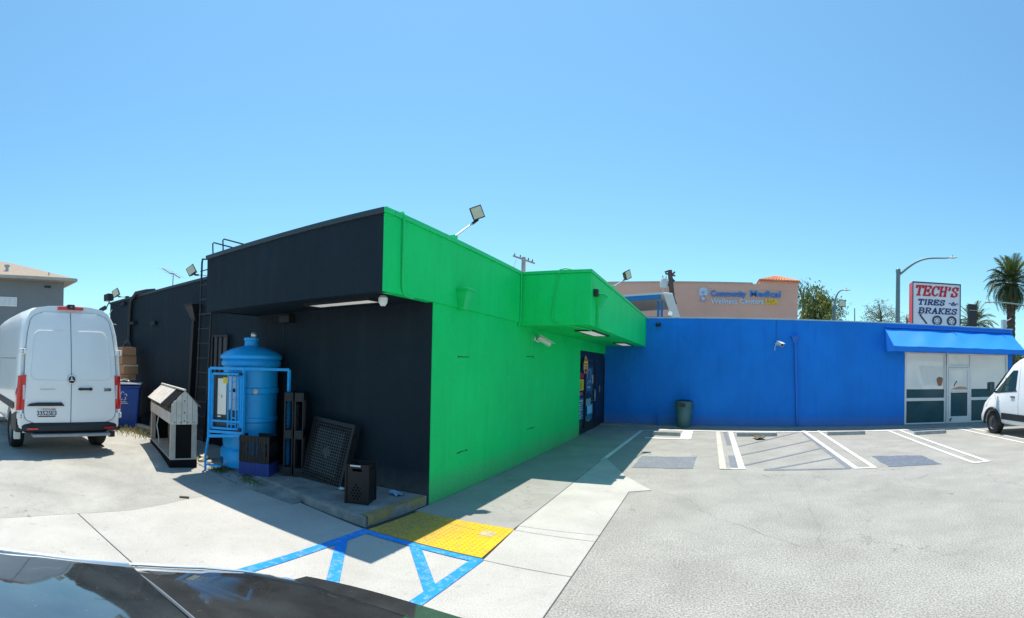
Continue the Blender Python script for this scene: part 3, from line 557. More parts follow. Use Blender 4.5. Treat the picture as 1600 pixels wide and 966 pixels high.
flood('square floodlight tilted on an arm above the entry canopy', (-2.22, 11.1, 3.79), (-2.10, 12.45, 4.33), (.84, -.5, -.05), .23, -26)
flood('square floodlight on the black parapet beside the roof ladder', (-9.2, 5.80, 3.78), (-9.72, 5.62, 3.95), (.45, -.85, .1), .22, -32)
flood('small square floodlight at the far end of the black parapet', (-13.9, 5.80, 3.80), (-14.45, 5.65, 3.98), (.5, -.85, .1), .25, -25)
flood('rectangular floodlight on a short post above the blue wall', (4.60, 17.0, 3.78), (4.62, 16.93, 4.36), (-.1, -.99, .05), .25)
# ---- cameras
def bullet(label, wall, lens, mat='cam_white', r=.05):
    t = thing('security_camera', label, 'camera', wall, 0, 'security cameras on the walls'); a, b = Vector(wall), Vector(lens); d = (b - a).normalized(); mid = a.lerp(b, .35)
    ax = Vector((d.x, d.y, d.z - .25)).normalized(); c0, c1 = mid - ax * .06 + Vector((0, 0, .03)), mid + ax * .24 + Vector((0, 0, .03))
    m_ = MB(); m_.cyl(c0, c1, r, n=14); bd = m_.build('body', mat, t, smooth=40)
    m_ = MB(); m_.cyl(c1, c1 + ax * .006, r * .8, n=14); m_.build('lens', 'dark_plastic', bd); s_ = ax.cross(Vector((0, 0, 1))).normalized()
    m_ = MB(); m_.box(-r * 1.1, r * 1.1, -.07, .30, r * .95, r * 1.12, Matrix((tuple(s_), tuple(ax), tuple(s_.cross(ax)))).transposed().to_4x4()); m_.v = [tuple(Vector(p) + mid + Vector((0, 0, .03))) for p in m_.v]; m_.build('sunshield', mat, bd)
    m_ = MB(); m_.tube([a, a + (mid - a) * .6 + Vector((0, 0, -.05)), mid], .014, 7); m_.build('bracket', mat, t); m_ = MB(); n_ = (a - Vector((0, 0, 0))); m_.cyl(a - d * .005, a + d * .02, .045, n=12); m_.build('mount', mat, t); return t
bullet('white bullet camera on the green wall under the entry canopy', (-3.585, 9.72, 2.52), (-3.26, 9.98, 2.42), 'cam_white', .055)
bx('camera_backplate', 'green_metal', -3.59, -3.575, 9.52, 9.86, 2.36, 2.62)
bullet('white bullet camera high on the blue wall', (2.30, 16.785, 2.88), (2.46, 16.45, 2.84), 'cam_white', .065)
m_ = MB(); m_.tube([(2.28, 16.77, 2.84), (2.24, 16.75, 2.72), (2.26, 16.77, 2.64)], .008, 5); m_.build('cable', 'cam_white', bpy.data.objects['security_camera.001'])
m_ = MB(); m_.box(-1.83, -1.66, 16.68, 16.788, 3.42, 3.53); m_.cyl((-1.75, 16.68, 3.47), (-1.78, 16.56, 3.45), .045, n=12); solo(m_, 'wall_lamp', 'dark_plastic', 'small black fitting high on the blue wall beside the canopy', 'wall fitting', (-1.75, 16.7, 3.42))
m_ = MB(); m_.lathe([(.0, 0), (.03, .0), (.055, .04), (.06, .10), (.035, .13)], (-3.80, 4.90, 2.64), 18); dm = solo(m_, 'dome_light', 'cam_white', 'white dome light under the corner of the overhang', 'dome light', (-3.80, 4.95, 2.63), smooth=40)
ca = thing('roof_camera', 'grey box with an arm and round camera on the awning end of the blue wall', 'camera', (11.2, 16.9, 3.74))
m_ = MB(); m_.box(11.10, 11.28, 16.82, 16.98, 3.74, 4.10); m_.build('box', M('cam_grey', (.4, .48, .52), .5), ca, bevel=.008); m_ = MB(); m_.tube([(11.28, 16.9, 4.06), (11.45, 16.9, 4.12), (11.55, 16.88, 4.2)], .014, 6); m_.build('arm', 'cam_white', ca)
m_ = MB(); m_.lathe([(0, -.09), (.06, -.07), (.09, 0), (.07, .06), (0, .08)], (11.58, 16.87, 4.26), 16); m_.build('camera_head', 'dark_plastic', ca, smooth=50)
ce = thing('corner_camera', 'black camera cluster on the far left end of the black wall', 'camera', (-15.2, 5.75, 3.6)); m_ = MB(); m_.box(-15.3, -14.9, 5.55, 5.75, 3.80, 4.02); m_.build('housing', 'dark_plastic', ce, bevel=.01); m_ = MB(); m_.cyl((-15.2, 5.6, 3.60), (-15.35, 5.45, 3.5), .07, n=10); m_.build('camera_body', 'dark_plastic', ce); m_ = MB(); m_.bar((-15.15, 5.7, 3.8), (-15.2, 5.62, 3.6), .03); m_.build('bracket', 'dark_plastic', ce)
# television antenna on the roof
an = thing('tv_antenna', 'thin television antenna with a bent boom on the black roof', 'antenna', (-14.9, 7.85, 3.4)); M('thin_steel', (.30, .33, .36), .4, .1, 5, metal=.6)
m_ = MB(); m_.cyl((-14.9, 7.85, 3.4), (-14.82, 7.85, 4.82), .018, n=6); m_.build('mast', 'thin_steel', an); m_ = MB(); m_.tube([(-15.62, 7.85, 5.15), (-15.0, 7.85, 4.87), (-14.82, 7.85, 4.85), (-14.36, 7.85, 4.64)], .022, 6); m_.build('boom', 'thin_steel', an)
for k in range(5): x = -15.5 + .25 * k; m_ = MB(); m_.cyl((x, 7.6, 5.1 - .1 * k), (x, 8.1, 5.1 - .1 * k), .006, n=5); m_.build('element', 'thin_steel', an)
# ------------------------------------------------------------------ vehicles
M('van_white', (.86, .865, .87), .32, .03, 1.5, coat=.5, dirt=.12, dirtc=(.45, .42, .38)); M('van_white_door', (.86, .865, .875), .34, .03, 1.2, coat=.5); M('trim_black', (.02, .024, .028), .55, .2, 6); M('tyre', (.018, .018, .019), .85, .2, 15, .4, 60)
M('rim_grey', (.22, .225, .23), .4, .1, 8, metal=.6); M('rim_dark', (.04, .042, .045), .5, .1, 8); M('lamp_red', (.62, .012, .015), .18, .15, 9, coat=.8); M('lamp_clear', (.62, .58, .58), .15, .1, 9, coat=.8); M('groove', (.16, .18, .20), .7, .05)
M('chrome', (.75, .77, .80), .12, .03, 5, metal=1); M('plate_white', (.80, .80, .78), .4, .03, 9); M('ink_navy', (.03, .04, .09), .5); M('van_glass', (.02, .05, .05), .04, .1, 3, ior=1.55); M('grey_badge', (.35, .37, .4), .3, metal=.6)
def loft(secs, cap=True):
    """secs: list of rings (lists of points), all the same length, closed rings"""
    m_ = MB(); n = len(secs[0]); vs = [p for s in secs for p in s]
    fs = [(k * n + i, k * n + (i + 1) % n, (k + 1) * n + (i + 1) % n, (k + 1) * n + i) for k in range(len(secs) - 1) for i in range(n)]
    if cap: fs += [tuple(range(n)), tuple(range(len(vs) - 1, len(vs) - n - 1, -1))]
    return m_.add(vs, fs)
def ring(half, fx):
    """half: [(y, z)] from bottom centre to top centre; fx(y, z) -> x"""
    pts = [(fx(y, z), y, z) for y, z in half] + [(fx(y, z), -y, z) for y, z in half[-2:0:-1]]; return pts
def cut(ob, cutters):
    for c in cutters:
        co = bpy.data.objects.new('cutter', c.mesh('cutter', None)); C.objects.link(co); co.parent = ob.parent
        bo = ob.modifiers.new('b', 'BOOLEAN'); bo.operation = 'DIFFERENCE'; bo.object = co; bo.solver = 'EXACT'
        bpy.context.view_layer.update(); dg = bpy.context.evaluated_depsgraph_get(); me = bpy.data.meshes.new_from_object(ob.evaluated_get(dg))
        ob.modifiers.clear(); old = ob.data; ob.data = me; bpy.data.objects.remove(co)
    me.polygons.foreach_set('use_smooth', [True] * len(me.polygons)); me.set_sharp_from_angle(angle=R(38)); return ob
def wheel(t, x, y, s, r=.355, wd=.24, rim='rim_grey', name='wheel'):
    """s = +1 outer face towards +y"""
    m_ = MB(); pr = [(r * .62, -wd / 2), (r * .93, -wd / 2), (r, -wd * .36), (r, wd * .36), (r * .93, wd / 2), (r * .62, wd / 2)]; n = 32
    vs = [(x + a * math.cos(2 * math.pi * i / n), y + b * s, r + a * math.sin(2 * math.pi * i / n)) for a, b in pr for i in range(n)]
    m_.add(vs, [(k * n + i, k * n + (i + 1) % n, ((k + 1) % 6) * n + (i + 1) % n, ((k + 1) % 6) * n + i) for k in range(6) for i in range(n)]); wh = m_.build(name, 'tyre', t, smooth=35, world=False)
    def disc(nm, mt, prof):
        q = MB(); vs = [(x + a * math.cos(2 * math.pi * i / n), y + b * s, r + a * math.sin(2 * math.pi * i / n)) for a, b in prof for i in range(n)]; k_ = len(prof)
        q.add(vs, [(k * n + i, k * n + (i + 1) % n, (k + 1) * n + (i + 1) % n, (k + 1) * n + i) for k in range(k_ - 1) for i in range(n)] + [tuple(range((k_ - 1) * n, k_ * n))]); return q.build(nm, mt, wh, smooth=35, world=False)
    disc('rim', rim, [(r * .66, wd * .40), (r * .60, wd * .43), (r * .56, wd * .25), (r * .50, wd * .22)]); disc('hub', 'rim_dark', [(r * .50, wd * .215), (r * .36, wd * .23), (r * .30, wd * .34), (r * .10, wd * .36)])
    q = MB(); q.tube([(x + r * .34 * math.cos(t_), y + s * wd * .32, r + r * .34 * math.sin(t_)) for t_ in [2 * math.pi * i / 20 for i in range(21)]], .008, 5); q.build('hub_ring', rim, wh, world=False); return wh
# ---- white high-roof van on the left, seen from behind
VL = thing('delivery_van', 'white high-roof delivery van seen from behind on the left', 'van', (-8.66, 2.54, gz(-9.5) + .012), math.pi + R(-1.0), 'parked white vans')
HP = [(0, .42), (.90, .42), (.965, .52), (.985, .95), (.985, 1.35), (.965, 1.8), (.92, 2.2), (.86, 2.45), (.78, 2.60), (.66, 2.68), (.42, 2.72), (0, 2.735)]
def lean(z): return .0 if z < 1.15 else .085 * ((z - 1.15) / 1.5) ** 1.6 * 2
def sec(x, ky=1, zt=2.735, kl=1, dz=0):
    hp = [(y * ky, .42 + (z - .42) * (zt - .42) / (2.735 - .42)) for y, z in HP]; return ring(hp, lambda y, z: x + kl * lean(z))
secs = [sec(.0, .955), sec(.025, .98), sec(.07, .995), sec(.25, 1, 2.75), sec(1.5, 1, 2.78), sec(3.2, 1, 2.78), sec(4.0, 1, 2.74), sec(4.45, .98, 2.58, 0), sec(5.0, .96, 1.9, 0), sec(5.35, .95, 1.42, 0), sec(5.75, .9, 1.25, 0), sec(5.92, .82, 1.0, 0)]
body = loft(secs).build('body', 'van_white', VL, world=False)
def wcut(x, r): c = MB(); c.cyl((x, -1.2, .36), (x, -.6, .36), r, n=32); d = MB(); d.cyl((x, .6, .36), (x, 1.2, .36), r, n=32); return [c, d]
cut(body, wcut(1.02, .43) + wcut(4.85, .43))
for x in (1.02, 4.85):
    for s in (1, -1): wheel(VL, x, s * .84, s)
def hw(z):
    for (y0, z0), (y1, z1) in zip(HP[1:], HP[2:]):
        if z0 <= z <= z1: return lerp(y0, y1, (z - z0) / (z1 - z0 + 1e-9))
    return 0
def rear(y, z, off=0): return (lean(z) - off, y, z)
def door(s):
    m_ = MB()
    def fn(u, v):
        z = lerp(.60, 2.60, v); o = hw(max(.6, z)) * .955 - .07; rt_ = .16
        if z > 2.60 - rt_: o -= rt_ - math.sqrt(max(0, rt_ ** 2 - (z - (2.60 - rt_)) ** 2))
        if z < .60 + rt_: o -= rt_ - math.sqrt(max(0, rt_ ** 2 - ((.60 + rt_) - z) ** 2))
        y = lerp(.006, o, u); return rear(s * y, z, .016 + .012 * math.sin(u * math.pi * .5) * 0 + .010 * (1 - u))
    m_.grid(fn, 10, 40); o = m_.build('rear_door', 'van_white_door', VL, smooth=60, world=False)
    b = MB(); loop = [fn(1, v / 40) for v in range(41)]; b.tube([(p[0] + .004, p[1], p[2]) for p in loop], .007, 6); b.build('door_gap', 'groove', o, world=False)
    pts = []; zt, zb, yi, yo = 2.26, 1.36, .08, .76; rr = .13
    for cx, cz, a0 in ((yi + rr * .4, zb + rr * .4, 180), (yo - rr, zb + rr, 270), (yo - rr - .07, zt - rr, 0), (yi + rr * .4, zt - rr * .4, 90)):
        for k in range(7): a = R(a0 + 15 * k); r_ = rr if cx > .3 else rr * .4; y, z = cx + r_ * math.cos(a), cz + r_ * math.sin(a); pts.append(rear(s * min(y, hw(z) * .93 - .12), z, .028))
    pts.append(pts[0]); b = MB(); b.tube(pts, .006, 5); b.build('pressed_panel', 'van_white_door', o, smooth=60, world=False)
    for z in (.72, 1.88): q = MB(); y = s * (hw(z) * .95); q.box(-.03, .06, y - .06, y + .06, z - .05, z + .05); hi = q.build('hinge', 'van_white', o, bevel=.008, world=False); q = MB(); q.cyl((-.034, y - .01, z + .02), (-.03, y - .01, z + .02), .012, n=8); q.cyl((-.034, y - .01, z - .02), (-.03, y - .01, z - .02), .012, n=8); q.build('bolts', 'trim_black', hi, world=False)
    return o
dl, drt = door(1), door(-1)
q = MB(); q.tube([rear(0, .60 + 2.0 * k / 30, .026) for k in range(31)], .008, 6); q.build('door_gap', 'groove', VL, world=False)
# number plate, recess grip, handle, badge
q = MB(); q.box(-.032, -.020, .28, .62, .70, .86); pl = q.build('number_plate', 'plate_white', dl, bevel=.004, world=False)
tm = text_mb('33525E3', .115, 0, .002, .004, 'CENTER', .92); tm.xf(Matrix.Translation((-.034, .45, .735)) @ Matrix.Rotation(R(-90), 4, 'Z') @ Matrix.Rotation(R(90), 4, 'X')); tm.build('plate_number', 'ink_navy', pl, world=False)
tm = text_mb('CALIFORNIA', .036, .15, 0, .004, 'CENTER'); tm.xf(Matrix.Translation((-.034, .45, .829)) @ Matrix.Rotation(R(-90), 4, 'Z') @ Matrix.Rotation(R(90), 4, 'X')); tm.build('plate_state', M('ink_red', (.5, .03, .04), .5), pl, world=False)
q = MB(); q.box(-.035, -.0325, .29, .61, .704, .722); q.build('plate_frame', 'trim_black', pl, world=False); q = MB(); q.box(-.0345, -.0325, .29, .35, .832, .85); q.build('plate_sticker', 'lamp_red', pl, world=False)
q = MB(); q.prism([(-.030, .12, .90), (-.030, .82, .90), (-.030, .76, .945), (-.030, .62, .965), (-.030, .18, .965)], (-.02, 0, 0)); q.build('grip_bar', 'trim_black', dl, bevel=.008, world=False)
q = MB(); q.box(-.055, -.03, -.40, -.13, 1.185, 1.225); q.cyl((-.06, -.36, 1.205), (-.03, -.36, 1.205), .03, n=12); q.cyl((-.06, -.18, 1.205), (-.03, -.18, 1.205), .026, n=12); q.build('door_handle', 'trim_black', drt, bevel=.008, world=False)
em = MB(); em.cyl((-.03, 0, 1.38), (-.046, 0, 1.38), .075, n=28); em = em.build('badge', 'trim_black', VL, smooth=40, world=False)
q = MB(); q.tube([(-.05, .072 * math.cos(t), 1.38 + .072 * math.sin(t)) for t in [2 * math.pi * i / 28 for i in range(29)]], .009, 6); q.build('badge_ring', 'chrome', em, smooth=60, world=False)
for a in (90, 210, 330):
    d = Vector((0, math.cos(R(a)), math.sin(R(a)))); e = Vector((0, -d.z, d.y)); c = Vector((-.05, 0, 1.38)); q = MB(); q.add([c + d * .068, c + e * .016, c - d * .004, c - e * .016, c + Vector((-.010, 0, 0)) + d * .012], [(0, 1, 4), (1, 2, 4), (2, 3, 4), (3, 0, 4)]); q.build('badge_point', 'chrome', em, world=False)
tm = text_mb('2500', .07, 0, .002, .006, 'CENTER'); tm.xf(Matrix.Translation((-.026, -.70, 1.17)) @ Matrix.Rotation(R(-90), 4, 'Z') @ Matrix.Rotation(R(90), 4, 'X')); tm.build('badge_text', 'trim_black', drt, world=False)
q = MB(); q.tube([(-.027, .30 + .28 * k / 12, 1.20 + .012 * math.sin(k * 1.9)) for k in range(13)], .007, 4); q.build('dirt_smear', M('smear', (.6, .6, .6), .5), dl, world=False)
for s in (1, -1):
    q = MB(); q.grid(lambda u, v: (lerp(-.022, .24, max(0, (u - .35) / .65) ** 1.2), s * (lerp(.855, .995, min(1, u * 1.9)) + .006 - .03 * v), lerp(.84, 1.46, v) - (.04 * u)), 10, 8); q.v = [(x, y, z) for x, y, z in q.v]
    lamp = q.build('tail_light', 'lamp_red', VL, smooth=60, world=False); q = MB(); q.box(-.034, -.018, s * .872 - .02, s * .872 + .02, 1.02, 1.28); q.build('reversing_lens', 'lamp_clear', lamp, bevel=.006, world=False)
    q = MB(); q.box(-.030, -.010, s * .93 - .03, s * .93 + .02, .76, .83); q.build('hinge', 'van_white', VL, bevel=.006, world=False)
q = MB(); pr = [(-.06, .42), (-.10, .46), (-.10, .54), (-.03, .60), (.10, .60), (.10, .42)]
q = loft([[(x + .16 * (abs(y) / .98) ** 6, y, z) for x, z in pr] for y in [-.99, -.95, -.85, -.6, 0, .6, .85, .95, .99]]); q.build('rear_bumper', 'trim_black', VL, smooth=40, world=False)
for s in (1, -1):
    q = MB(); q.grid(lambda u, v: (lerp(.08, .62, u), s * (.992 + .006 * math.sin(u * 3)), lerp(.42, .80 - .12 * u, v)), 6, 3); q.build('corner_cladding', 'trim_black', VL, smooth=60, world=False)
    q = MB(); q.box(-.11, -.095, s * .72 - .1, s * .72 + .1, .485, .515); q.build('reflector', 'lamp_red', VL, world=False)
    q = MB(); q.box(.34, .42, s * .93 - .07, s * .93 + .05, .25, .62); q.build('mud_flap', 'plate_white' if s > 0 else 'trim_black', VL, bevel=.01, world=False)
    q = MB(); q.grid(lambda u, v: (lerp(.35, 4.2, u), s * (lerp(.992, .990, v) + .012), lerp(.80, .93, v)), 8, 2); q.build('side_rub_strip', 'trim_black', VL, world=False)
q = MB(); q.box(-.17, .0, -.72, .72, .36, .415); q.build('rear_step', M('step_grey', (.28, .31, .33), .4, .1, 9, metal=.5), VL, bevel=.01, world=False)
q = MB(); q.box(.10, .20, -.24, .24, 2.655, 2.71); hm = q.build('high_brake_light', 'lamp_red', VL, bevel=.01, world=False); q = MB(); q.box(.06, .20, -.065, .065, 2.665, 2.75); q.build('reversing_camera', 'trim_black', hm, bevel=.012, world=False); q = MB(); q.cyl((.058, 0, 2.70), (.06, 0, 2.70), .02, n=10); q.build('camera_lens', 'rim_grey', hm, world=False)
for s in (1, -1): q = MB(); q.tube([(x, s * hw(1.75) * 1.004, 1.75 + 0 * x) for x in (.35, 1.5, 2.6)], .006, 5); q.build('side_crease', 'groove', VL, world=False)
for s in (1, -1): q = MB(); q.prism([(3.7, s * .965, 1.32), (4.55, s * .965, 1.32), (4.25, s * .89, 2.0), (3.75, s * .90, 2.0)], (0, s * .02, 0)); q.build('side_window', 'van_glass', VL, world=False); q = MB(); q.box(4.5, 4.6, s * 1.12 - .12, s * 1.12 + .12, 1.35, 1.75); q.build('mirror', 'trim_black', VL, bevel=.03, world=False)
# ---- white cargo van on the right, nose towards the shop
VR = thing('cargo_van', 'white cargo van parked nose-in by the shop window on the right', 'van', (9.62, 8.47, 0), math.pi / 2, 'parked white vans')
HP2 = [(0, .36), (.90, .36), (.98, .44), (.995, .80), (1.0, 1.10), (.97, 1.40), (.90, 1.9), (.84, 2.2), (.74, 2.42), (.55, 2.50), (.3, 2.53), (0, 2.54)]
def sec2(x, ky=1, zt=2.54, zb=.36, kx=0):
    hp = [(y * ky, zb + (z - .36) * (zt - zb) / (2.54 - .36)) for y, z in HP2]; return ring(hp, lambda y, z: x - kx * (abs(y) / 1.0) ** 3)
s2 = [sec2(0, .96), sec2(.06, .995), sec2(.3, 1), sec2(2.5, 1), sec2(3.4, 1, 2.53), sec2(3.75, .995, 2.46), sec2(4.10, .985, 2.30), sec2(4.45, .98, 2.03), sec2(4.85, .98, 1.68), sec2(5.18, .975, 1.40), sec2(5.3, .97, 1.31), sec2(5.55, .95, 1.20, .34, .10), sec2(5.74, .93, 1.08, .34, .14), sec2(5.86, .90, .86, .36, .18), sec2(5.90, .86, .70, .4, .2)]
b2 = loft(s2).build('body', 'van_white', VR, world=False); cut(b2, wcut(1.05, .44) + wcut(4.92, .44))
for x in (1.05, 4.92):
    for s in (1, -1): wheel(VR, x, s * .87, s, .36, .24, 'rim_grey')
def hw2(z):
    for (y0, z0), (y1, z1) in zip(HP2[1:], HP2[2:]):
        if z0 <= z <= z1: return lerp(y0, y1, (z - z0) / (z1 - z0 + 1e-9))
    return 0
# side profile half-width at (x, z): sections are rescaled in z towards the nose
def side2(x, z, off):
    ks = [(0, .96, 2.54), (.06, .995, 2.54), (.3, 1, 2.54), (2.5, 1, 2.54), (3.4, 1, 2.53), (3.75, .995, 2.46), (4.10, .985, 2.30), (4.45, .98, 2.03), (4.85, .98, 1.68), (5.18, .975, 1.40), (5.3, .97, 1.31), (5.55, .95, 1.2), (5.74, .93, 1.08)]
    for (x0, k0, t0), (x1, k1, t1) in zip(ks, ks[1:]):
        if x0 <= x <= x1: f = (x - x0) / (x1 - x0); k = lerp(k0, k1, f); zt = lerp(t0, t1, f); return hw2(min(2.5, .36 + (z - .36) * (2.54 - .36) / (zt - .36))) * k + off
    return .9
def sidepatch(poly, name, mat, parent, off, n=10):
    """surface patch between a lower and an upper edge polyline in (x, z), hugging the van side"""
    lo, hi = poly
    for s in (1, -1):
        def ev(pl, u):
            f = u * (len(pl) - 1); i = min(int(f), len(pl) - 2); return Vector(pl[i]).lerp(Vector(pl[i + 1]), f - i)
        def fn(u, v): p = ev(lo, u).lerp(ev(hi, u), v); return (p.x, s * side2(p.x, p.y, off), p.y)
        m_ = MB(); m_.grid(fn, n, 6); o = m_.build(name, mat, parent, smooth=60, world=False)
        if s == 1: first = o
    return first
gl = sidepatch(([(3.66, 1.42), (4.35, 1.36), (4.93, 1.33)], [(3.66, 2.02), (3.95, 2.02), (4.88, 1.38)]), 'side_window', 'van_glass', VR, .006, 14)
sidepatch(([(4.33, 1.36), (4.37, 1.36)], [(4.33, 1.82), (4.37, 1.80)]), 'window_divider', 'trim_black', VR, .012, 2)
sidepatch(([(3.60, 1.385), (4.96, 1.30)], [(3.60, 1.42), (4.96, 1.335)]), 'window_trim', 'trim_black', VR, .009, 12)
sidepatch(([(.35, .50), (4.42, .50)], [(.35, .70), (4.42, .70)]), 'side_cladding', 'trim_black', VR, .014, 12)
for x0, pts in ((3.5, [(3.5, .42), (3.5, 1.5), (3.55, 2.2), (3.7, 2.35)]), (4.55, [(4.55, .75), (4.70, 1.0), (4.98, 1.28)]), (3.0, [(3.0, 1.35), (3.0, 2.1), (2.9, 2.2), (1.5, 2.2), (1.4, 2.1), (1.4, 1.35), (1.5, 1.25), (2.9, 1.25), (3.0, 1.35)]), (1.2, [(1.25, .45), (1.25, 2.3)])):
    for s in (1, -1):
        P3 = []
        for a, b in zip(pts, pts[1:]): P3 += [Vector(a).lerp(Vector(b), i / 6) for i in range(6)]
        P3.append(Vector(pts[-1])); q = MB(); q.tube([(p.x, s * side2(p.x, p.y, .001), p.y) for p in P3], .006, 5); q.build('panel_gap', 'groove', VR, world=False)
for s in (1, -1):
    q = MB(); q.tube([(4.92 + .455 * math.cos(a), s * 1.0, .36 + .455 * math.sin(a)) for a in [R(-8 + 196 * i / 20) for i in range(21)]], .045, 8); q.build('arch_trim', 'trim_black', VR, smooth=50, world=False)
    q = MB(); q.tube([(1.05 + .455 * math.cos(a), s * 1.0, .36 + .455 * math.sin(a)) for a in [R(-8 + 196 * i / 20) for i in range(21)]], .03, 8); q.build('arch_trim', 'trim_black', VR, smooth=50, world=False)
    q = MB(); q.box(3.68, 3.90, s * side2(3.8, 1.22, .0), s * (side2(3.8, 1.22, .035)), 1.20, 1.235); q.build('door_handle', 'trim_black', VR, bevel=.008, world=False)
    mi = MB(); mi.box(4.70, 4.86, s * 1.03, s * 1.24, 1.34, 1.66); mi = mi.build('mirror', 'trim_black', VR, bevel=.035, world=False, seg=3); q = MB(); q.box(4.694, 4.70, s * 1.05, s * 1.22, 1.37, 1.62); q.build('mirror_glass', 'chrome', mi, world=False); q = MB(); q.bar((4.74, s * .95, 1.34), (4.77, s * 1.10, 1.37), .09, .06); q.build('mirror_arm', 'trim_black', mi, world=False)
    q = MB(); q.add([(5.36, s * .86, .84), (5.58, s * .76, .82), (5.50, s * .68, 1.02), (5.22, s * .78, 1.12), (5.40, s * .925, .84), (5.66, s * .82, .82), (5.57, s * .75, 1.03), (5.25, s * .855, 1.13)], [(4, 5, 6, 7), (0, 3, 2, 1), (0, 1, 5, 4), (1, 2, 6, 5), (2, 3, 7, 6), (3, 0, 4, 7)]); q.build('headlight', 'lamp_clear', VR, world=False)
q = loft([[(5.88 - .30 * (abs(y) / .9) ** 3 + a, y * .96, z) for a, z in ((-.1, .36), (.04, .38), (.05, .56), (.02, .66), (-.1, .66))] for y in (-.93, -.85, -.6, 0, .6, .85, .93)]); q.build('front_bumper', 'van_white', VR, smooth=40, world=False)
q = MB(); q.grid(lambda u, v: (lerp(5.17, 4.20, v) + .012 - .10 * (2 * u - 1) ** 2, lerp(-.76, .76, u) * lerp(1.05, .92, v), lerp(1.42, 2.25, v) + .02), 12, 8); q.build('windscreen', 'van_glass', VR, smooth=60, world=False)
q = MB(); q.box(5.90, 5.93, -.5, .5, .72, .98); q.build('grille', 'trim_black', VR, bevel=.01, world=False); q = MB(); q.box(-.03, .02, -.9, .9, .38, .56); q.build('rear_bumper', 'trim_black', VR, bevel=.02, world=False)
# dashboard, steering wheel and seat seen through the glass are too dark to read; a seat headrest shows as a paler lump
# ---- dark glossy car in the foreground, seen over its tail
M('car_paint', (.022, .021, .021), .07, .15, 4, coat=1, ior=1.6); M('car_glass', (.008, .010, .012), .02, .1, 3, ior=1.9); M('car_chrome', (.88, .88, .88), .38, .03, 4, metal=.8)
def dust(name):
    mt = MATS[name]; n = mt.node_tree.nodes; l = mt.node_tree.links; b = n['Principled BSDF']; tc = n.new('ShaderNodeTexCoord')
    t = noise(n, l, tc.outputs['Object'], 90, 3, .7); r = ramp(n, .66, (0, 0, 0), .76, (.55,) * 3); l.new(t.outputs[0], r.inputs[0]); src = b.inputs['Base Color'].links[0].from_socket
    t2 = noise(n, l, tc.outputs['Object'], 3, 4, .6); r2 = ramp(n, .4, (.06,) * 3, .7, (.20,) * 3); l.new(t2.outputs[0], r2.inputs[0])
    o = mixc(n, l, r.outputs[0], src, (.30, .30, .30)); o = mixc(n, l, r2.outputs[0], o, (.20, .235, .25)); l.new(o, b.inputs['Base Color'])
    rr = ramp(n, .62, (.03,) * 3, .78, (.5,) * 3); l.new(t.outputs[0], rr.inputs[0]); l.new(rr.outputs[0], b.inputs['Roughness']); b.inputs['Coat Weight'].default_value = .6
dust('car_paint'); dust('car_glass')
FC = thing('dark_car', 'glossy dusty black car filling the bottom left foreground', 'car', (-1.0, 1.88, .012), -math.pi / 2)
def csec(x, zt, zs, k=1, zb=.22, bow=0.):
    zs = zt - .022; hp = [(0, zb), (.78 * k, zb), (.88 * k, zb + .1), (.915 * k, lerp(zb, zs, .5)), (.912 * k, zs - .06), (.895 * k, zs), (.86 * k, zs + .010), (.70 * k, zt - .007), (.4 * k, zt - .002), (0, zt)]
    return ring(hp, lambda y, z: x + bow * (abs(y) / .9) ** 2.5)
cb = loft([csec(-.03, .52, .48, .93, .34, .15), csec(.0, .74, .69, .955, .28, .14), csec(.05, .80, .75, .97, .25, .13), csec(.12, .825, .775, .98, .24, .12), csec(.28, .87, .83, .985, .22, .07), csec(.45, .91, .87, .99, .22, .02), csec(.71, .975, .945, .99), csec(1.0, 1.035, 1.005, 1), csec(1.26, 1.08, 1.05, 1), csec(1.75, 1.15, 1.10, 1), csec(2.2, 1.17, 1.11, 1), csec(3.7, 1.10, 1.07, 1), csec(4.1, 1.03, .99, .99), csec(4.6, .9, .85, .95), csec(4.85, .70, .64, .85)]).build('body', 'car_paint', FC, world=False)
cut(cb, wcut(.95, .37) + wcut(3.85, .37))
for x in (.95, 3.85):
    for s in (1, -1): wheel(FC, x, s * .79, s, .33, .22)
def gsec(x, zt, kt, zb=.93, kb=.80):
    return ring([(0, zb), (kb, zb), (lerp(kb, kt, .5) + .012, lerp(zb, zt, .5)), (kt, zt - .04 * (zt - zb) / .5 - .004), (kt * .94, zt - .006), (kt * .5, zt - .001), (0, zt)], lambda y, z: x)
gh = loft([gsec(1.07, 1.056, .86, 1.0, .88), gsec(1.17, 1.078, .86, 1.02, .88), gsec(1.45, 1.138, .85, 1.04, .88), gsec(1.75, 1.200, .83, 1.04, .87), gsec(2.0, 1.28, .78, 1.04, .86), gsec(2.2, 1.36, .70, 1.04, .84), gsec(2.45, 1.43, .61, 1.04), gsec(2.9, 1.455, .60, 1.04), gsec(3.3, 1.43, .60, 1.04), gsec(3.75, 1.24, .66, 1.02), gsec(4.1, 1.05, .74, .95)]).build('glasshouse', 'car_glass', FC, smooth=40, world=False)
q = MB(); q.grid(lambda u, v: (lerp(2.35, 3.25, v), lerp(-.58, .58, u), 1.42 + .045 * math.sin(v * math.pi) - .05 * (2 * u - 1) ** 4 + .012), 12, 8); q.build('roof_panel', 'car_paint', FC, smooth=60, world=False)
q = MB(); q.tube([(1.05 + .02 * (2 * u - 1) ** 2, lerp(-.84, .84, u), 1.052 - .02 * (2 * u - 1) ** 6) for u in [i / 20 for i in range(21)]], .006, 5); q.build('rear_glass_seal', 'groove', FC, smooth=60, world=False)
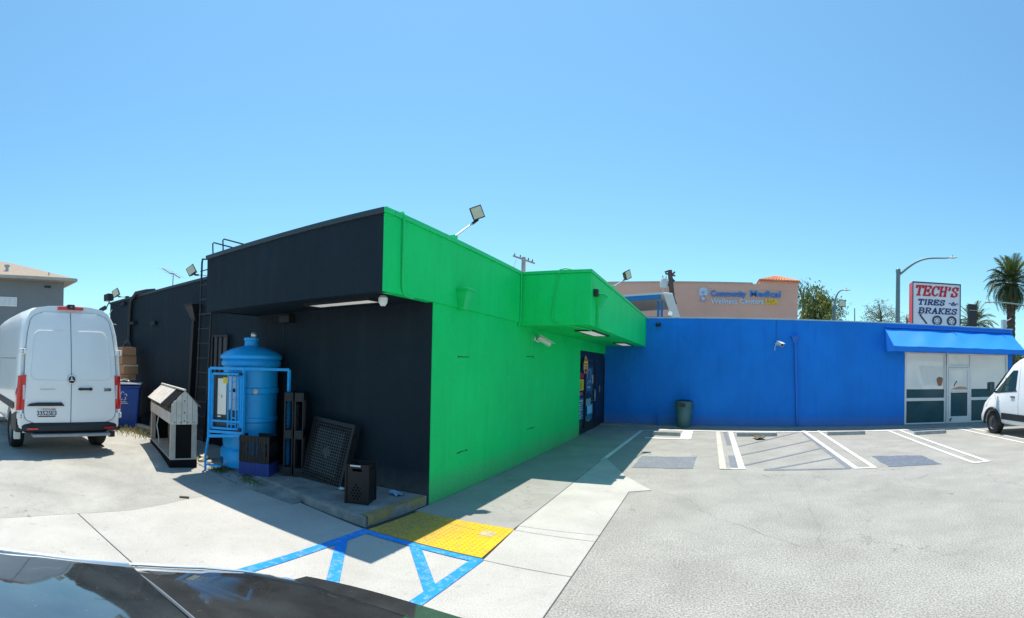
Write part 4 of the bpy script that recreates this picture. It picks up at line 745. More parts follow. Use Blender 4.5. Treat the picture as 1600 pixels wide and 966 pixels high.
for s in (1, -1):
    q = MB(); q.grid(lambda u, v: (lerp(-.01, .30, u) + .09 * (1 - u), s * (lerp(.62, .90, min(1, u * 2.2)) + .008), lerp(.56, .70, v)), 8, 3); q.build('tail_light', 'lamp_red', FC, smooth=60, world=False)
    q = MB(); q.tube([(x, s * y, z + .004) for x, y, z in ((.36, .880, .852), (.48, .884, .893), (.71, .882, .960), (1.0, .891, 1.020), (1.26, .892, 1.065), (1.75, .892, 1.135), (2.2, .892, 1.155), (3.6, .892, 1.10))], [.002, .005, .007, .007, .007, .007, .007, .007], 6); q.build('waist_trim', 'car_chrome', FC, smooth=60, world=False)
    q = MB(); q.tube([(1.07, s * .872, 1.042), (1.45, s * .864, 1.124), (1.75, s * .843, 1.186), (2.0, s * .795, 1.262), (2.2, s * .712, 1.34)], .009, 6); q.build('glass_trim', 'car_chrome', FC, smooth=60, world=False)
    q = MB(); q.box(3.72, 3.9, s * .98 - .1, s * .98 + .1, .93, 1.07); q.build('mirror', 'car_paint', FC, bevel=.03, world=False)
q = MB(); q.grid(lambda u, v: (lerp(.02, .16, v) + .12 * abs(2 * u - 1) ** 2.5, lerp(-.80, .80, u), lerp(.812, .834, v) + .010 * (1 - v) - .012 * abs(2 * u - 1) ** 3 + .003), 24, 4); q.build('boot_lip', 'car_paint', FC, smooth=60, world=False)
q = MB(); q.box(-.06, -.05, -.18, .18, .52, .62); q.build('number_plate', 'plate_white', FC, bevel=.004, world=False)
# ------------------------------------------------------------------ things along the black wall
M('tank_blue', (.012, .40, .85), .35, .08, 2.5, .08, 40, dirt=.25, dirtc=(.02, .10, .26)); M('cage_blue', (.012, .38, .84), .45, .15, 7, dirt=.2, dirtc=(.05, .12, .3)); M('crate_black', (.004, .005, .007), .5, .2, 8); M('pallet_black', (.013, .015, .018), .48, .2, 8, dirt=.4, dirtc=(.06, .07, .08)); M('pallet_deck', (.045, .055, .06), .5, .25, 8, dirt=.5, dirtc=(.07, .08, .085)); M('crate_blue', (.02, .05, .24), .5, .1, 6)
M('wood_pale', (.60, .55, .49), .75, .15, 5, .3, 40, dirt=.3, dirtc=(.22, .17, .13)); M('wood_grey', (.46, .41, .36), .75, .18, 4, .3, 40, dirt=.3, dirtc=(.2, .16, .13)); M('stand_black', (.012, .012, .013), .9, .2, 6, spec=.1); M('bin_blue', (.010, .075, .36), .45, .1, 3, dirt=.15); M('cardboard', (.36, .20, .11), .85, .12, 4, dirt=.2, dirtc=(.2, .1, .06)); M('tape', (.62, .52, .38), .4); M('paper', (.72, .72, .70), .8, .1, 8)
SZ0 = .10
wt = thing('water_tank', 'tall round blue plastic water tank with domed lid behind the blue cage', 'water tank', (-6.95, 5.26, SZ0)); tc_ = (-6.95, 5.26, SZ0)
m_ = MB(); m_.lathe([(.40, .30), (.46, .33), (.475, .40), (.475, .78), (.495, .80), (.495, .86), (.475, .88), (.475, 1.26), (.495, 1.28), (.495, 1.36), (.475, 1.38), (.475, 1.66), (.48, 1.72), (.52, 1.74), (.53, 1.80), (.50, 1.84)], tc_, 40); m_.build('body', 'tank_blue', wt, smooth=40)
m_ = MB(); m_.lathe([(.50, 1.835), (.545, 1.86), (.545, 1.91), (.48, 1.97), (.34, 2.035), (.18, 2.075), (.125, 2.09), (.12, 2.17), (.135, 2.18), (.135, 2.225), (.11, 2.235)], tc_, 40); m_.build('lid', 'tank_blue', wt, smooth=40)
m_ = MB(); m_.lathe([(.50, .02), (.51, .04), (.51, .28), (.49, .31), (.42, .345)], tc_, 40); ft = m_.build('foot', 'tank_blue', wt, smooth=40)
cut(ft, [MB().box(-.30, -.06, -.8, -.2, -.1, .17)])
for a in (.2, 1.7): d = Vector((math.cos(-2.2 + a), math.sin(-2.2 + a), 0)); c = Vector(tc_) + d * .49 + Vector((0, 0, 1.32)); m_ = MB(); m_.cyl(c, c + d * .05, .045, n=12); m_.cyl(c + d * .05, c + d * .07, .03, n=10); m_.build('fitting', 'grey_badge', wt)
m_ = MB(); m_.lathe([(.0, 0), (.05, .01), (.06, .05), (.04, .09), (0, .10)], (-6.91, 5.28, SZ0 + 2.235), 12); m_.build('valve', 'alu', wt, smooth=50)
# cage and dispenser cabinet in front of the tank
cg = thing('dispenser_cage', 'bright blue steel cage with barred window around the water dispenser', 'cage', (-6.95, 4.75, SZ0)); TL, TR, RR = Vector((-6.98, 4.43, 0)), Vector((-6.50, 4.78, 0)), Vector((-6.06, 5.37, 0)); zt, zb = 1.79, .74
def cb_(a, b, s=.045, name='frame_bar', mat='cage_blue', p=None): m_ = MB(); m_.bar(a, b, s, s); return m_.build(name, mat, p or cg, bevel=.004)
Zv = lambda p, z: (p.x, p.y, z)
cb_(Zv(TL, zt), Zv(TR, zt)); cb_(Zv(TL, zb), Zv(TR, zb)); cb_(Zv(TL, zt), Zv(TL, .66)); cb_(Zv(TR, zt), Zv(TR, SZ0)); cb_(Zv(TR, zt), Zv(RR, zt)); cb_(Zv(RR, zt), Zv(RR, SZ0)); cb_(Zv(TL, .66), Zv(TR, .70), .05)
L2 = TL.lerp(TR, .08); R2 = TL.lerp(TR, .93)
for a, b in ((Zv(L2, zt - .09), Zv(R2, zt - .09)), (Zv(L2, .80), Zv(R2, .80)), (Zv(L2, zt - .09), Zv(L2, .80)), (Zv(R2, zt - .09), Zv(R2, .80)), (Zv(L2, .92), Zv(R2, .92))): cb_(a, b, .035, 'door_bar')
for u, z0, z1 in ((.55, .82, zt - .1), (.66, .82, zt - .1), (.78, .82, zt - .1), (.86, .82, zt - .1)): cb_(Zv(TL.lerp(TR, u), z0), Zv(TL.lerp(TR, u), z1), .022, 'grille_bar')
for u0, u1, z in ((.55, .66, 1.12), (.55, .66, 1.42), (.66, .78, .98), (.66, .78, 1.28), (.66, .78, 1.58), (.55, .78, .88), (.78, .86, 1.2)): cb_(Zv(TL.lerp(TR, u0), z), Zv(TL.lerp(TR, u1), z), .022, 'grille_bar')
fl = MB(); fl.tube([Zv(TL, .70), (TL.x - .05, TL.y - .0, .50), (TL.x - .13, TL.y + .02, .30), (TL.x - .14, TL.y + .03, gz(-7.4))], .022, 7); fl.build('bent_leg', 'cage_blue', cg, smooth=50); cb_((TL.x - .14, TL.y + .03, .16), (TL.x + .15, TL.y + .15, .16), .035)
m_ = MB(); m_.tube([Zv(TR, .64), (TR.x - .06, TR.y - .02, .6), (TR.x - .1, TR.y - .04, .72)], .015, 6); m_.build('hasp', 'cage_blue', cg)
for z in (1.70, .80): m_ = MB(); c = R2; m_.cyl((c.x + .01, c.y - .02, z), (c.x + .03, c.y - .06, z), .025, n=10); m_.build('padlock', 'black_metal', cg)
dc = thing('water_dispenser', 'grey coin-operated water dispenser panel with yellow label inside the cage', 'dispenser', (-6.8, 4.66, .72)); P0 = TL + Vector((.01, .10, 0)); P1 = TR + Vector((-.07, .05, 0)); ax = (P1 - P0).normalized(); nn_ = Vector((ax.y, -ax.x, 0)); Tm = Matrix((tuple(ax), tuple(-nn_), (0, 0, 1))).transposed().to_4x4(); Tm.translation = P0; Lc = (P1 - P0).length
m_ = MB(); m_.box(0, Lc, .0, .12, .74, 1.72, Tm); cabm = m_.build('cabinet', M('disp_dark', (.05, .06, .065), .4, .2, 6), dc, bevel=.01)
for a, mt, nm in (((.05, .20, -.004, .0, 1.02, 1.62), 'alu', 'steel_panel'), ((.24, .40, -.004, 0, 1.1, 1.66), 'white_alu', 'instruction_panel'), ((.14, .22, -.008, -.004, 1.54, 1.64), 'sign_yellow', 'yellow_label'), ((.30, .36, -.009, -.004, 1.40, 1.46), 'dark_plastic', 'coin_slot'), ((.06, .12, -.03, 0, 1.30, 1.34), 'alu', 'spout'), ((.06, .12, -.03, 0, .98, 1.0), 'alu', 'spout')): m_ = MB(); m_.box(*a, Tm); m_.build(nm, mt, cabm)
# black bread crates standing against the tank
cs = None
for k in range(2):
    t = thing('plastic_crate', ('dark blue ribbed plastic crate at the bottom of the short stack by the tank', 'black slotted plastic crate on top of the blue crate by the tank')[k], 'crate', (-6.33, 4.99, SZ0 + .205 * k), R(28), 'plastic crates by the tank'); mt = ('crate_blue', 'crate_black')[k]; hgt = (.20, .42)[k]
    for (x0, x1, y0, y1) in ((-.26, .26, -.20, -.185), (-.26, .26, .185, .20)):
        q = perf(.52, hgt, 13, 8, lambda i, j: i % 2 == 1 and 1 < j < 6 and k == 1, .015); q.v = [(a + x0, b + y0, c) for a, b, c in q.v]; q.build('side', mt, t, world=False)
    for x0 in (-.26, .245): q = perf(.37, hgt, 9, 8, lambda i, j: i % 2 == 1 and 1 < j < 6 and k == 1, .015); q.v = [(x0 + b, a - .185, c) for a, b, c in q.v]; q.build('end', mt, t, world=False)
    q = MB(); q.box(-.245, .245, -.185, .185, 0, .012); q.build('bottom', mt, t, world=False)
    q = MB()
    for i in range(9 if k else 14): x = -.25 + .5 * i / (8 if k else 13); q.box(x - .012, x + .012, -.206, -.2, .01, hgt - .01); 
    q.build('ribs', mt, t, world=False)
# upright black pallets: two pallets on edge seen end-on
def pallet(label, loc, rx, ry, rz, L=1.2, W=1.0, grp='black plastic pallets'):
    t = thing('plastic_pallet', label, 'pallet', loc, 0, grp); t.rotation_euler = (rx, ry, rz)
    nx, ny = 21, 25; fr = lambda i, j: i < 0
    hole = lambda i, j: (i % 3 and j % 3) and 1 < i < 55 and 1 < j < 64 and not (abs(i - 28) + abs(j - 33) < 7); inner = lambda i, j: 9 < i < 47 and 9 < j < 57
    q = perf(W, L, 57, 67, lambda i, j: hole(i, j) or not inner(i, j), .02); q.build('deck', 'pallet_deck', t, world=False); q = perf(W, L, 57, 67, lambda i, j: hole(i, j) or inner(i, j), .02); q.build('deck_border', 'pallet_black', t, world=False)
    q = perf(W, L, 9, 11, lambda i, j: 0 < i < 8 and 0 < j < 10 and i not in (4,) and j not in (5,), .016); q.v = [(x, y + .124, z) for x, y, z in q.v]; q.build('base', 'pallet_black', t, world=False)
    for i in range(3):
        for j in range(3): x, z = (0, W / 2 - .07, W - .14)[i], (0, L / 2 - .07, L - .14)[j]; q = MB(); q.box(x, x + .14, .02, .124, z, z + .14); q.build('foot', 'pallet_black', t, bevel=.006, world=False)
    return t
pallet('black plastic grid pallet leaning back against the black wall', (-5.70, 5.31, SZ0 + .02), R(-14), R(4), R(-1.5), .98, .88)
pallet('black plastic pallet standing on edge, nearest the blue tank', (-6.29, 5.55, SZ0 + .005), R(0), R(0), R(-47), 1.33, .52)
pallet('black plastic pallet standing on edge, right of the other upright one', (-6.10, 5.62, SZ0 + .005), R(0), R(0), R(-49), 1.33, .50)
# tall crate on end
tcr = thing('tall_crate', 'tall black plastic crate standing alone near the green corner', 'crate', (-4.14, 4.95, .125), R(20)); hexh = lambda i, j: (3 <= i <= 10) and (3 <= j <= 13) and (i + (j // 2)) % 2 == 0 and j % 2 == 1 and abs(i - 6.5) + abs(j - 8) * .6 < 5.2
for s, a in ((0, 0), (1, 90), (2, 180), (3, 270)):
    q = perf(.30, .50, 14, 28, lambda i, j: hexh(i, j) or (j in (23, 24) and 4 <= i <= 9 and s % 2 == 0) or (j in (24, 25) and i % 2 == 0 and s % 2 == 1 and 1 < i < 12), .010); T_ = Matrix.Rotation(R(a), 4, 'Z') @ Matrix.Translation((-.15, -.15, 0)); q.xf(T_); q.build('side', 'crate_black', tcr, world=False)
for x in (-.15, .15):
    for y in (-.15, .15): q = MB(); q.box(x - .014, x + .014, y - .014, y + .014, 0, .505); q.build('corner_post', 'crate_black', tcr, bevel=.004, world=False)
q = MB(); q.box(-.14, .14, -.14, .14, .0, .012); q.build('bottom', 'crate_black', tcr, world=False); q = MB(); q.box(-.09, .05, -.166, -.161, .475, .492); q.build('label', 'paper', tcr, world=False)
# scrap of paper and a bottle cap
def crumple(name, label, cat, loc, s, mat, seed):
    random.seed(seed); q = MB(); q.grid(lambda u, v: ((u - .5) * s + random.uniform(-.01, .01), (v - .5) * s * .7 + random.uniform(-.01, .01), random.uniform(.0, s * .22)), 5, 4); o = solo(q, name, mat, label, cat); o.location = loc; o.rotation_euler = (0, 0, seed); return o
crumple('paper_scrap', 'crumpled pale blue paper scrap beside the tall black crate', 'litter', (-3.97, 5.50, .13), .2, M('scrap_blue', (.25, .42, .62), .8, .3, 12), 3)
crumple('litter', 'dark crumpled litter on the asphalt below the second wheel stop', 'litter', (1.45, 14.0, .01), .42, M('litter_dark', (.16, .12, .07), .8, .6, 9), 5)
crumple('paper_scrap', 'small pale scrap under the leaning pallet edge', 'litter', (-4.72, 5.20, .125), .13, 'paper', 9)
m_ = MB(); m_.cyl((-5.95, 3.32, .03), (-5.86, 3.42, .03), .014, n=8); solo(m_, 'butt', 'litter_dark', 'small dark stick lying on the sunlit concrete', 'litter', (-5.9, 3.37, .02))
# ---- wooden gabled display stand
N0, F0 = Vector((-7.37, 4.17, 0)), Vector((-9.62, 4.86, 0)); dv = F0 - N0; WS = thing('wooden_stand', 'weathered wooden stand with little gabled roof left of the water tank', 'display stand', (N0.x, N0.y, .115), math.atan2(dv.y, dv.x)); Ls, Ws = 2.25, .46; hs = Ws / 2
def wb(name, mat, *a, p=None): q = MB(); q.box(*a); return q.build(name, mat, p or WS, bevel=.004, world=False)
wb('plinth', 'stand_black', -.01, Ls + .01, -hs - .01, hs + .01, -.12, .09); wb('floor_board', 'wood_grey', 0, Ls, -hs, hs, .092, .115)
for x in (0, Ls - .09):
    for y in (-hs, hs - .09): wb('post', 'wood_grey', x, x + .09, y, y + .09, .116, .76)
wb('back_panel', 'stand_black', .09, Ls - .09, -hs + .003, -hs + .02, .116, .76); wb('end_panel', 'stand_black', .02, .04, -hs + .09, hs - .09, .116, .76); wb('end_panel', 'stand_black', Ls - .04, Ls - .02, -hs + .09, hs - .09, .116, .76); wb('shelf', 'wood_grey', 0, Ls, -hs, hs, .761, .785)
for y0 in (-hs - .012, hs): wb('side_board', 'wood_pale', -.005, Ls, y0, y0 + .012, .70, .90)
for k in range(5):
    y0, y1 = -hs + Ws * k / 5 + .003, -hs + Ws * (k + 1) / 5 - .003; pk = lambda y: 1.03 + .24 * (1 - abs(y) / hs); ym = (y0 + y1) / 2
    for xx in (-.022, Ls): q = MB(); pts = [(xx, y0, .70), (xx, y1, .70), (xx, y1, pk(y1))] + ([(xx, 0, 1.27)] if y0 < 0 < y1 else []) + [(xx, y0, pk(y0))]; q.prism(pts, (.02, 0, 0)); q.build('gable_board', 'wood_pale', WS, world=False)
for z in (.76, .90, 1.10): q = MB(); q.cyl((-.026, 0, z), (-.022, 0, z), .012, n=8); q.build('screw', 'stand_black', WS, world=False)
for y in (-.17, -.06, .06, .17): q = MB(); q.cyl((-.026, y, .735), (-.022, y, .735), .010, n=8); q.build('screw', 'stand_black', WS, world=False)
for s in (-1, 1):
    for k in range(7):
        x0, x1 = Ls * k / 7 + .004, Ls * (k + 1) / 7 - .004; dark = k in (0, 1) and s > 0; q = MB(); a0, a1 = Vector((0, 1.275)), Vector((s * (hs + .07), .99)); n2 = Vector((-(a1 - a0).y * s, (a1 - a0).x * s)).normalized() * .014 * (1 if not dark else .4)  # where dark: a black board stands in for the shade inside an open gap
        q.prism([(x0, a0.x, a0.y), (x0, a1.x, a1.y), (x0, a1.x + n2.x * s, a1.y + abs(n2.y)), (x0, a0.x, a0.y + abs(n2.y))], (x1 - x0, 0, 0)); q.build('roof_board_or_gap', 'stand_black' if dark else 'wood_pale', WS, world=False)
wb('ridge_board', 'wood_pale', -.02, Ls + .02, -.025, .025, 1.272, 1.30)
q = MB(); q.tube([(1.5, hs - .05, .75), (1.45, hs + .0, .5), (1.35, hs - .02, .3), (1.42, hs - .05, .12)], .011, 6); q.build('hanging_cord', 'cam_white', WS, smooth=60, world=False)
q = MB(); q.box(.75, 1.0, -.05, .05, .116, .16); q.build('rag', 'paper', WS, bevel=.02, world=False)
# plywood sheet, blue bin, cardboard boxes
m_ = MB(); m_.add([(-11.75, 5.60, .13), (-10.55, 5.62, .13), (-10.55, 5.72, 1.18), (-11.75, 5.71, 1.12), (-11.75, 5.62, .13), (-10.55, 5.64, .13), (-10.55, 5.74, 1.18), (-11.75, 5.73, 1.12)], [(0, 1, 2, 3), (7, 6, 5, 4), (0, 4, 5, 1), (1, 5, 6, 2), (2, 6, 7, 3), (3, 7, 4, 0)]); solo(m_, 'plywood_sheet', 'wood_pale', 'raw plywood board leaning on the black wall behind the wooden stand', 'board', (-11.1, 5.65, .13))
BB = thing('recycling_bin', 'dark blue recycling bin with white recycling mark beside the white van', 'bin', (-12.02, 4.98, .14), R(-28))
q = MB(); q.add([(.30, -.36, 0), (.30, .36, 0), (-.30, .36, 0), (-.30, -.36, 0), (.38, -.43, 1.06), (.38, .43, 1.06), (-.42, .43, 1.06), (-.42, -.43, 1.06)], [(0, 1, 2, 3), (4, 7, 6, 5), (0, 4, 5, 1), (1, 5, 6, 2), (2, 6, 7, 3), (3, 7, 4, 0)]); q.build('body', 'bin_blue', BB, bevel=.03, world=False)
q = MB(); q.box(-.45, .42, -.46, .46, 1.05, 1.10); q.build('rim', 'bin_blue', BB, bevel=.015, world=False); q = MB(); q.add([(-.45, -.46, 1.10), (-.45, .46, 1.10), (.44, .47, 1.13), (.44, -.47, 1.13), (-.45, -.46, 1.15), (-.45, .46, 1.15), (.44, .47, 1.17), (.44, -.47, 1.17)], [(0, 1, 2, 3), (7, 6, 5, 4), (0, 4, 5, 1), (1, 5, 6, 2), (2, 6, 7, 3), (3, 7, 4, 0)]); q.build('lid', M('lid_pale', (.55, .60, .66), .5, .1, 4), BB, bevel=.01, world=False)
for s in (-1, 1): wh = MB(); wh.cyl((-.28, s * .36, .12), (-.28, s * .44, .12), .13, n=18); wh.build('wheel', 'tyre', BB, smooth=40, world=False)
fx = lambda y, z: (.302 + .08 * z / 1.06 + .006, y, z)
for k in range(5):
    a = R(90 + 72 * k); c = (.0 + .075 * math.cos(a), .83 + .075 * math.sin(a)); q = MB(); q.tube([fx(c[0] + .036 * math.cos(a + t), c[1] + .036 * math.sin(a + t)) for t in [R(-70 + 28 * i) for i in range(8)]], .010, 5); q.build('recycling_mark', 'plate_white', BB, world=False)
for k, wd in ((0, .10), (1, .14)): q = MB(); q.box(.308 + .08 * (.68 - .04 * k) / 1.06, .312 + .08 * (.68 - .04 * k) / 1.06, -wd, wd, .68 - .04 * k, .695 - .04 * k); q.build('mark_text', 'plate_white', BB, world=False)
crumple('paper_bag', 'crumpled white bag lying on the recycling bin lid', 'bag', (-12.05, 4.92, 1.31), .42, 'paper', 11); crumple('paper_bag', 'flattened grey-brown carton on the back of the recycling bin lid', 'carton', (-12.25, 5.2, 1.31), .5, M('bag_brown', (.3, .24, .18), .8, .3, 8), 12)
z = .14
for k, (wd, hh, lab) in enumerate(((.62, .42, 'bottom brown box of the stack behind the recycling bin'), (.58, .40, 'second lowest brown box of the stack behind the bin'), (.50, .28, 'brown cardboard box just above the bin lid level'), (.48, .25, 'brown cardboard box below the pale taped one'), (.52, .27, 'brown cardboard box with pale tape along its top edge'), (.50, .22, 'second box from the top of the cardboard stack'), (.46, .24, 'topmost brown cardboard box of the stack by the van'))):
    t = thing('cardboard_box', lab, 'box', (-12.55 + random.uniform(-.03, .03), 5.24 + random.uniform(-.03, .03), z), R(random.uniform(-8, 8)), 'stacked cardboard boxes'); h = wd / 2
    q = MB(); q.box(-h, h, -h * .85, h * .85, 0.002, hh); q.build('carton', 'cardboard', t, bevel=.006, world=False); q = MB(); q.box(-.03, .03, -h * .86, h * .86, hh, hh + .002) ; q.build('tape', 'tape', t, world=False)
    q = MB(); q.box(h, h + .003, -h * .84, h * .84, hh - .05, hh - .005); q.build('lid_edge', 'tape' if k == 4 else 'cardboard', t, world=False); z += hh + .004
m_ = MB(); m_.tube([(-13.1 + .28 * math.cos(t), 5.5, 2.18 + .25 * math.sin(t)) for t in [2 * math.pi * i / 20 for i in range(21)]], .05, 7); solo(m_, 'hose_coil', 'dark_plastic', 'coil of black hose hung on the wall above the boxes', 'hose', (-13.1, 5.5, 1.9), smooth=50)
# stones and weeds at the foot of the wall
M('stone', (.52, .48, .38), .9, .2, 9, .5, 30); M('weed', (.10, .16, .035), .7, .3, 12); M('dry_grass', (.38, .32, .14), .8, .3, 12)
def rock(loc, s, seed, label):
    random.seed(seed); bm = bmesh.new(); bmesh.ops.create_icosphere(bm, subdivisions=2, radius=s)
    for v in bm.verts: v.co *= random.uniform(.78, 1.1); v.co.z *= .62
    me = bpy.data.meshes.new('stone'); bm.to_mesh(me); bm.free(); me.materials.append(MATS['stone']); o = bpy.data.objects.new('stone', me); C.objects.link(o); o.location = loc; tag(o, label, 'stone', 'rubble beside the tank')
for i, (x, y, s, lb) in enumerate(((-7.75, 4.84, .11, 'largest pale stone between the wooden stand and the tank cage'), (-7.62, 4.70, .08, 'pale stone nearest the bent leg of the cage'), (-7.52, 4.80, .06, 'small pale stone beside the tank foot'), (-7.95, 4.93, .09, 'pale stone close behind the wooden stand corner'), (-9.95, 5.22, .10, 'pale kerb stone left of the wooden stand far end'))): rock((x, y, gz(x) + s * .4), s, i + 20, lb)
m_ = MB(); m_.box(-11.6, -9.7, 5.12, 5.26, .10, .27); solo(m_, 'kerb_stone', 'stop_concrete', 'low pale concrete kerb left of the wooden stand', 'kerb', (-10.6, 5.2, .1), bevel=.02)
def weeds(name, label, spots, mat, hgt):
    random.seed(len(spots)); q = MB()
    for cx, cy, r_, n in spots:
        for _ in range(n):
            x, y = cx + random.gauss(0, r_), cy + random.gauss(0, r_ * .6); a = random.uniform(0, 6.28); h = hgt * random.uniform(.4, 1.2); dx, dy = math.cos(a) * h * .6, math.sin(a) * h * .6; wv = .006; z0 = gz(x) + .01; q.add([(x - wv * math.sin(a), y + wv * math.cos(a), z0), (x + wv * math.sin(a), y - wv * math.cos(a), z0), (x + dx * .5, y + dy * .5, z0 + h * .8), (x + dx, y + dy, z0 + h * .9)], [(0, 1, 2), (0, 2, 3)])
    tag(q.build(name, mat), label, name.split('_')[-1], kind='stuff')
weeds('green_weeds', 'low green weeds in the crack in front of the water tank', [(-7.0, 4.66, .10, 160), (-6.2, 4.72, .12, 180), (-5.95, 4.70, .08, 80), (-7.7, 4.75, .1, 80)], 'weed', .07)
weeds('dry_grass', 'dry yellowish grass tufts along the kerb left of the wooden stand', [(-10.6, 4.95, .4, 260), (-11.4, 4.6, .4, 220), (-9.9, 5.0, .15, 120), (-11.9, 4.2, .3, 120)], 'dry_grass', .13)
# ---- litter bin and stub pipe by the blue wall
TB = thing('litter_bin', 'dark teal round plastic litter bin against the blue wall', 'litter bin', (-.80, 16.36, .05)); M('bin_teal', (.04, .13, .155), .45, .12, 5)
m_ = MB(); m_.lathe([(.235, 0), (.245, .02), (.285, .62), (.30, .63), (.30, .66), (.29, .67), (.30, .80), (.325, .81), (.325, .84), (.30, .84), (.285, .80), (.24, .10)], (-.80, 16.36, .05), 32); m_.build('body', 'bin_teal', TB, smooth=40)
m_ = MB(); m_.lathe([(.0, .70), (.285, .71), (.30, .78), (.30, .83), (.2, .88), (0, .90)], (-.80, 16.37, .05), 24); m_.build('liner_bag', M('bag_black', (.01, .01, .016), .3, .3, 9, .6, 14), TB, smooth=50)
for s in (-1, 1): m_ = MB(); m_.tube([(-.80 + s * .30, 16.28, .76), (-.80 + s * .36, 16.28, .76), (-.80 + s * .36, 16.28, .64), (-.80 + s * .30, 16.28, .64)], .016, 6); m_.build('handle', 'bin_teal', TB)
m_ = MB(); m_.box(-.92, -.74, 16.015, 16.05, .73, .81); m_.build('handle_slot', 'dark_plastic', TB); m_ = MB(); m_.cyl((-1.70, 16.6, .05), (-1.70, 16.6, .42), .03, n=10); m_.cyl((-1.70, 16.6, .42), (-1.70, 16.6, .45), .04, n=10); solo(m_, 'stub_pipe', 'blue_metal', 'short blue stub pipe at the foot of the blue wall', 'pipe', (-1.7, 16.6, .05))
# ------------------------------------------------------------------ background
# ---- pink medical building with lettering and tiled corner turret
PB = thing('medical_building', 'pink stucco building with tiled corner roof behind the blue wall', 'building', (-.4, 34, 0)); M('tile_clay', (.62, .24, .12), .8, .25, 5); M('tile_dark', (.25, .09, .05), .8, .2, 5); M('cop_grey', (.45, .42, .40), .7)
def pb(name, mat, *a, bevel=0): q = MB(); q.box(*a); return q.build(name, mat, PB, bevel=bevel)
pb('wall', 'pink_stucco', -14, 6.12, 34, 46, 0, 7.98); pb('parapet_coping', 'cop_grey', -14.05, 2.95, 33.93, 34.2, 7.98, 8.06); pb('turret_wall', 'pink_stucco', 3.45, 6.125, 33.98, 36.8, 7.6, 8.12); pb('turret_cornice', 'pink_stucco', 3.38, 6.22, 33.90, 36.88, 8.12, 8.2, bevel=.02)
q = MB(); q.add([(3.30, 33.8, 8.20), (6.28, 33.8, 8.20), (6.28, 36.95, 8.20), (3.30, 36.95, 8.20), (4.79, 35.4, 8.80)], [(0, 1, 4), (1, 2, 4), (2, 3, 4), (3, 0, 4), (3, 2, 1, 0)]); rf = q.build('turret_roof', 'tile_dark', PB)
tme = None
for r_ in range(4):
    f0, f1 = r_ / 4, (r_ + 1) / 4 + .03; n = 14 - 3 * r_
    for i in range(n):
        u = (i + .5) / n; a = Vector((lerp(lerp(3.30, 4.79, f0), lerp(6.28, 4.79, f0), u), lerp(33.8, 35.4, f0) - .02, lerp(8.20, 8.80, f0) + .03)); b = Vector((lerp(lerp(3.30, 4.79, f1), lerp(6.28, 4.79, f1), u), lerp(33.8, 35.4, f1), lerp(8.20, 8.80, f1) + .03)); q = MB(); q.cyl(a, b, .085, .07, 7); q.build('roof_tile', 'tile_clay', rf, smooth=50)
SG = thing('wall_sign', 'blue, white and yellow lettered medical sign with tree emblem on the pink wall', 'sign', (2.2, 33.95, 6.6)); M('let_blue', (.01, .24, .68), .4); M('let_white', (.62, .72, .85), .4); M('let_yellow', (.95, .62, .0), .4); M('emblem', (.62, .68, .82), .45); M('emblem_line', (.25, .35, .6), .5)
def word(s, x0, x1, z, hgt, mat, bold=.02, depth=.08):
    q = text_mb(s, 1, 0, bold, depth); xs_ = [v[0] for v in q.v]; ys_ = [v[1] for v in q.v if True]; capz = .70; k = (x1 - x0) / (max(xs_) - min(xs_)); h = hgt / capz
    q.v = [(x0 + (v[0] - min(xs_)) * k, 33.95 - v[2], z + v[1] * h) for v in q.v]; return q.build('lettering', mat, SG)
word('Community', .06, 2.52, 7.06, .40, 'let_blue', .022); word('Medical', 2.78, 4.90, 7.10, .42, 'let_blue', .018); word('Wellness', .08, 1.88, 6.56, .35, 'let_white', .02); word('Centers', 2.08, 3.72, 6.60, .34, 'let_white', .02); word('USA', 3.84, 4.74, 6.60, .36, 'let_yellow', .03)
q = MB()
for k in range(9): a = 2 * math.pi * k / 9; q.cyl((-.45 + .23 * math.cos(a), 33.97, 7.34 + .2 * math.sin(a)), (-.45 + .23 * math.cos(a), 33.92, 7.34 + .2 * math.sin(a)), .13, n=12)
q.cyl((-.45, 33.97, 7.34), (-.45, 33.915, 7.34), .26, n=18); q.build('emblem_crown', 'emblem', SG); q = MB(); q.prism([(-.57, 33.92, 7.12), (-.33, 33.92, 7.12), (-.37, 33.92, 6.88), (-.22, 33.92, 6.70), (-.68, 33.92, 6.70), (-.53, 33.92, 6.88)], (0, .05, 0)); q.build('emblem_trunk', 'emblem', SG); q = MB(); q.tube([(-.68, 33.91, 6.82), (-.58, 33.90, 6.74), (-.45, 33.90, 6.71), (-.32, 33.90, 6.74), (-.22, 33.91, 6.82)], .04, 6); q.build('emblem_hands', 'emblem_line', SG)
for k in range(5): a = R(30 + 30 * k); q = MB(); q.tube([(-.45, 33.912, 7.2), (-.45 + .2 * math.cos(a), 33.91, 7.25 + .2 * math.sin(a))], .012, 4); q.build('emblem_vein', 'emblem_line', SG)
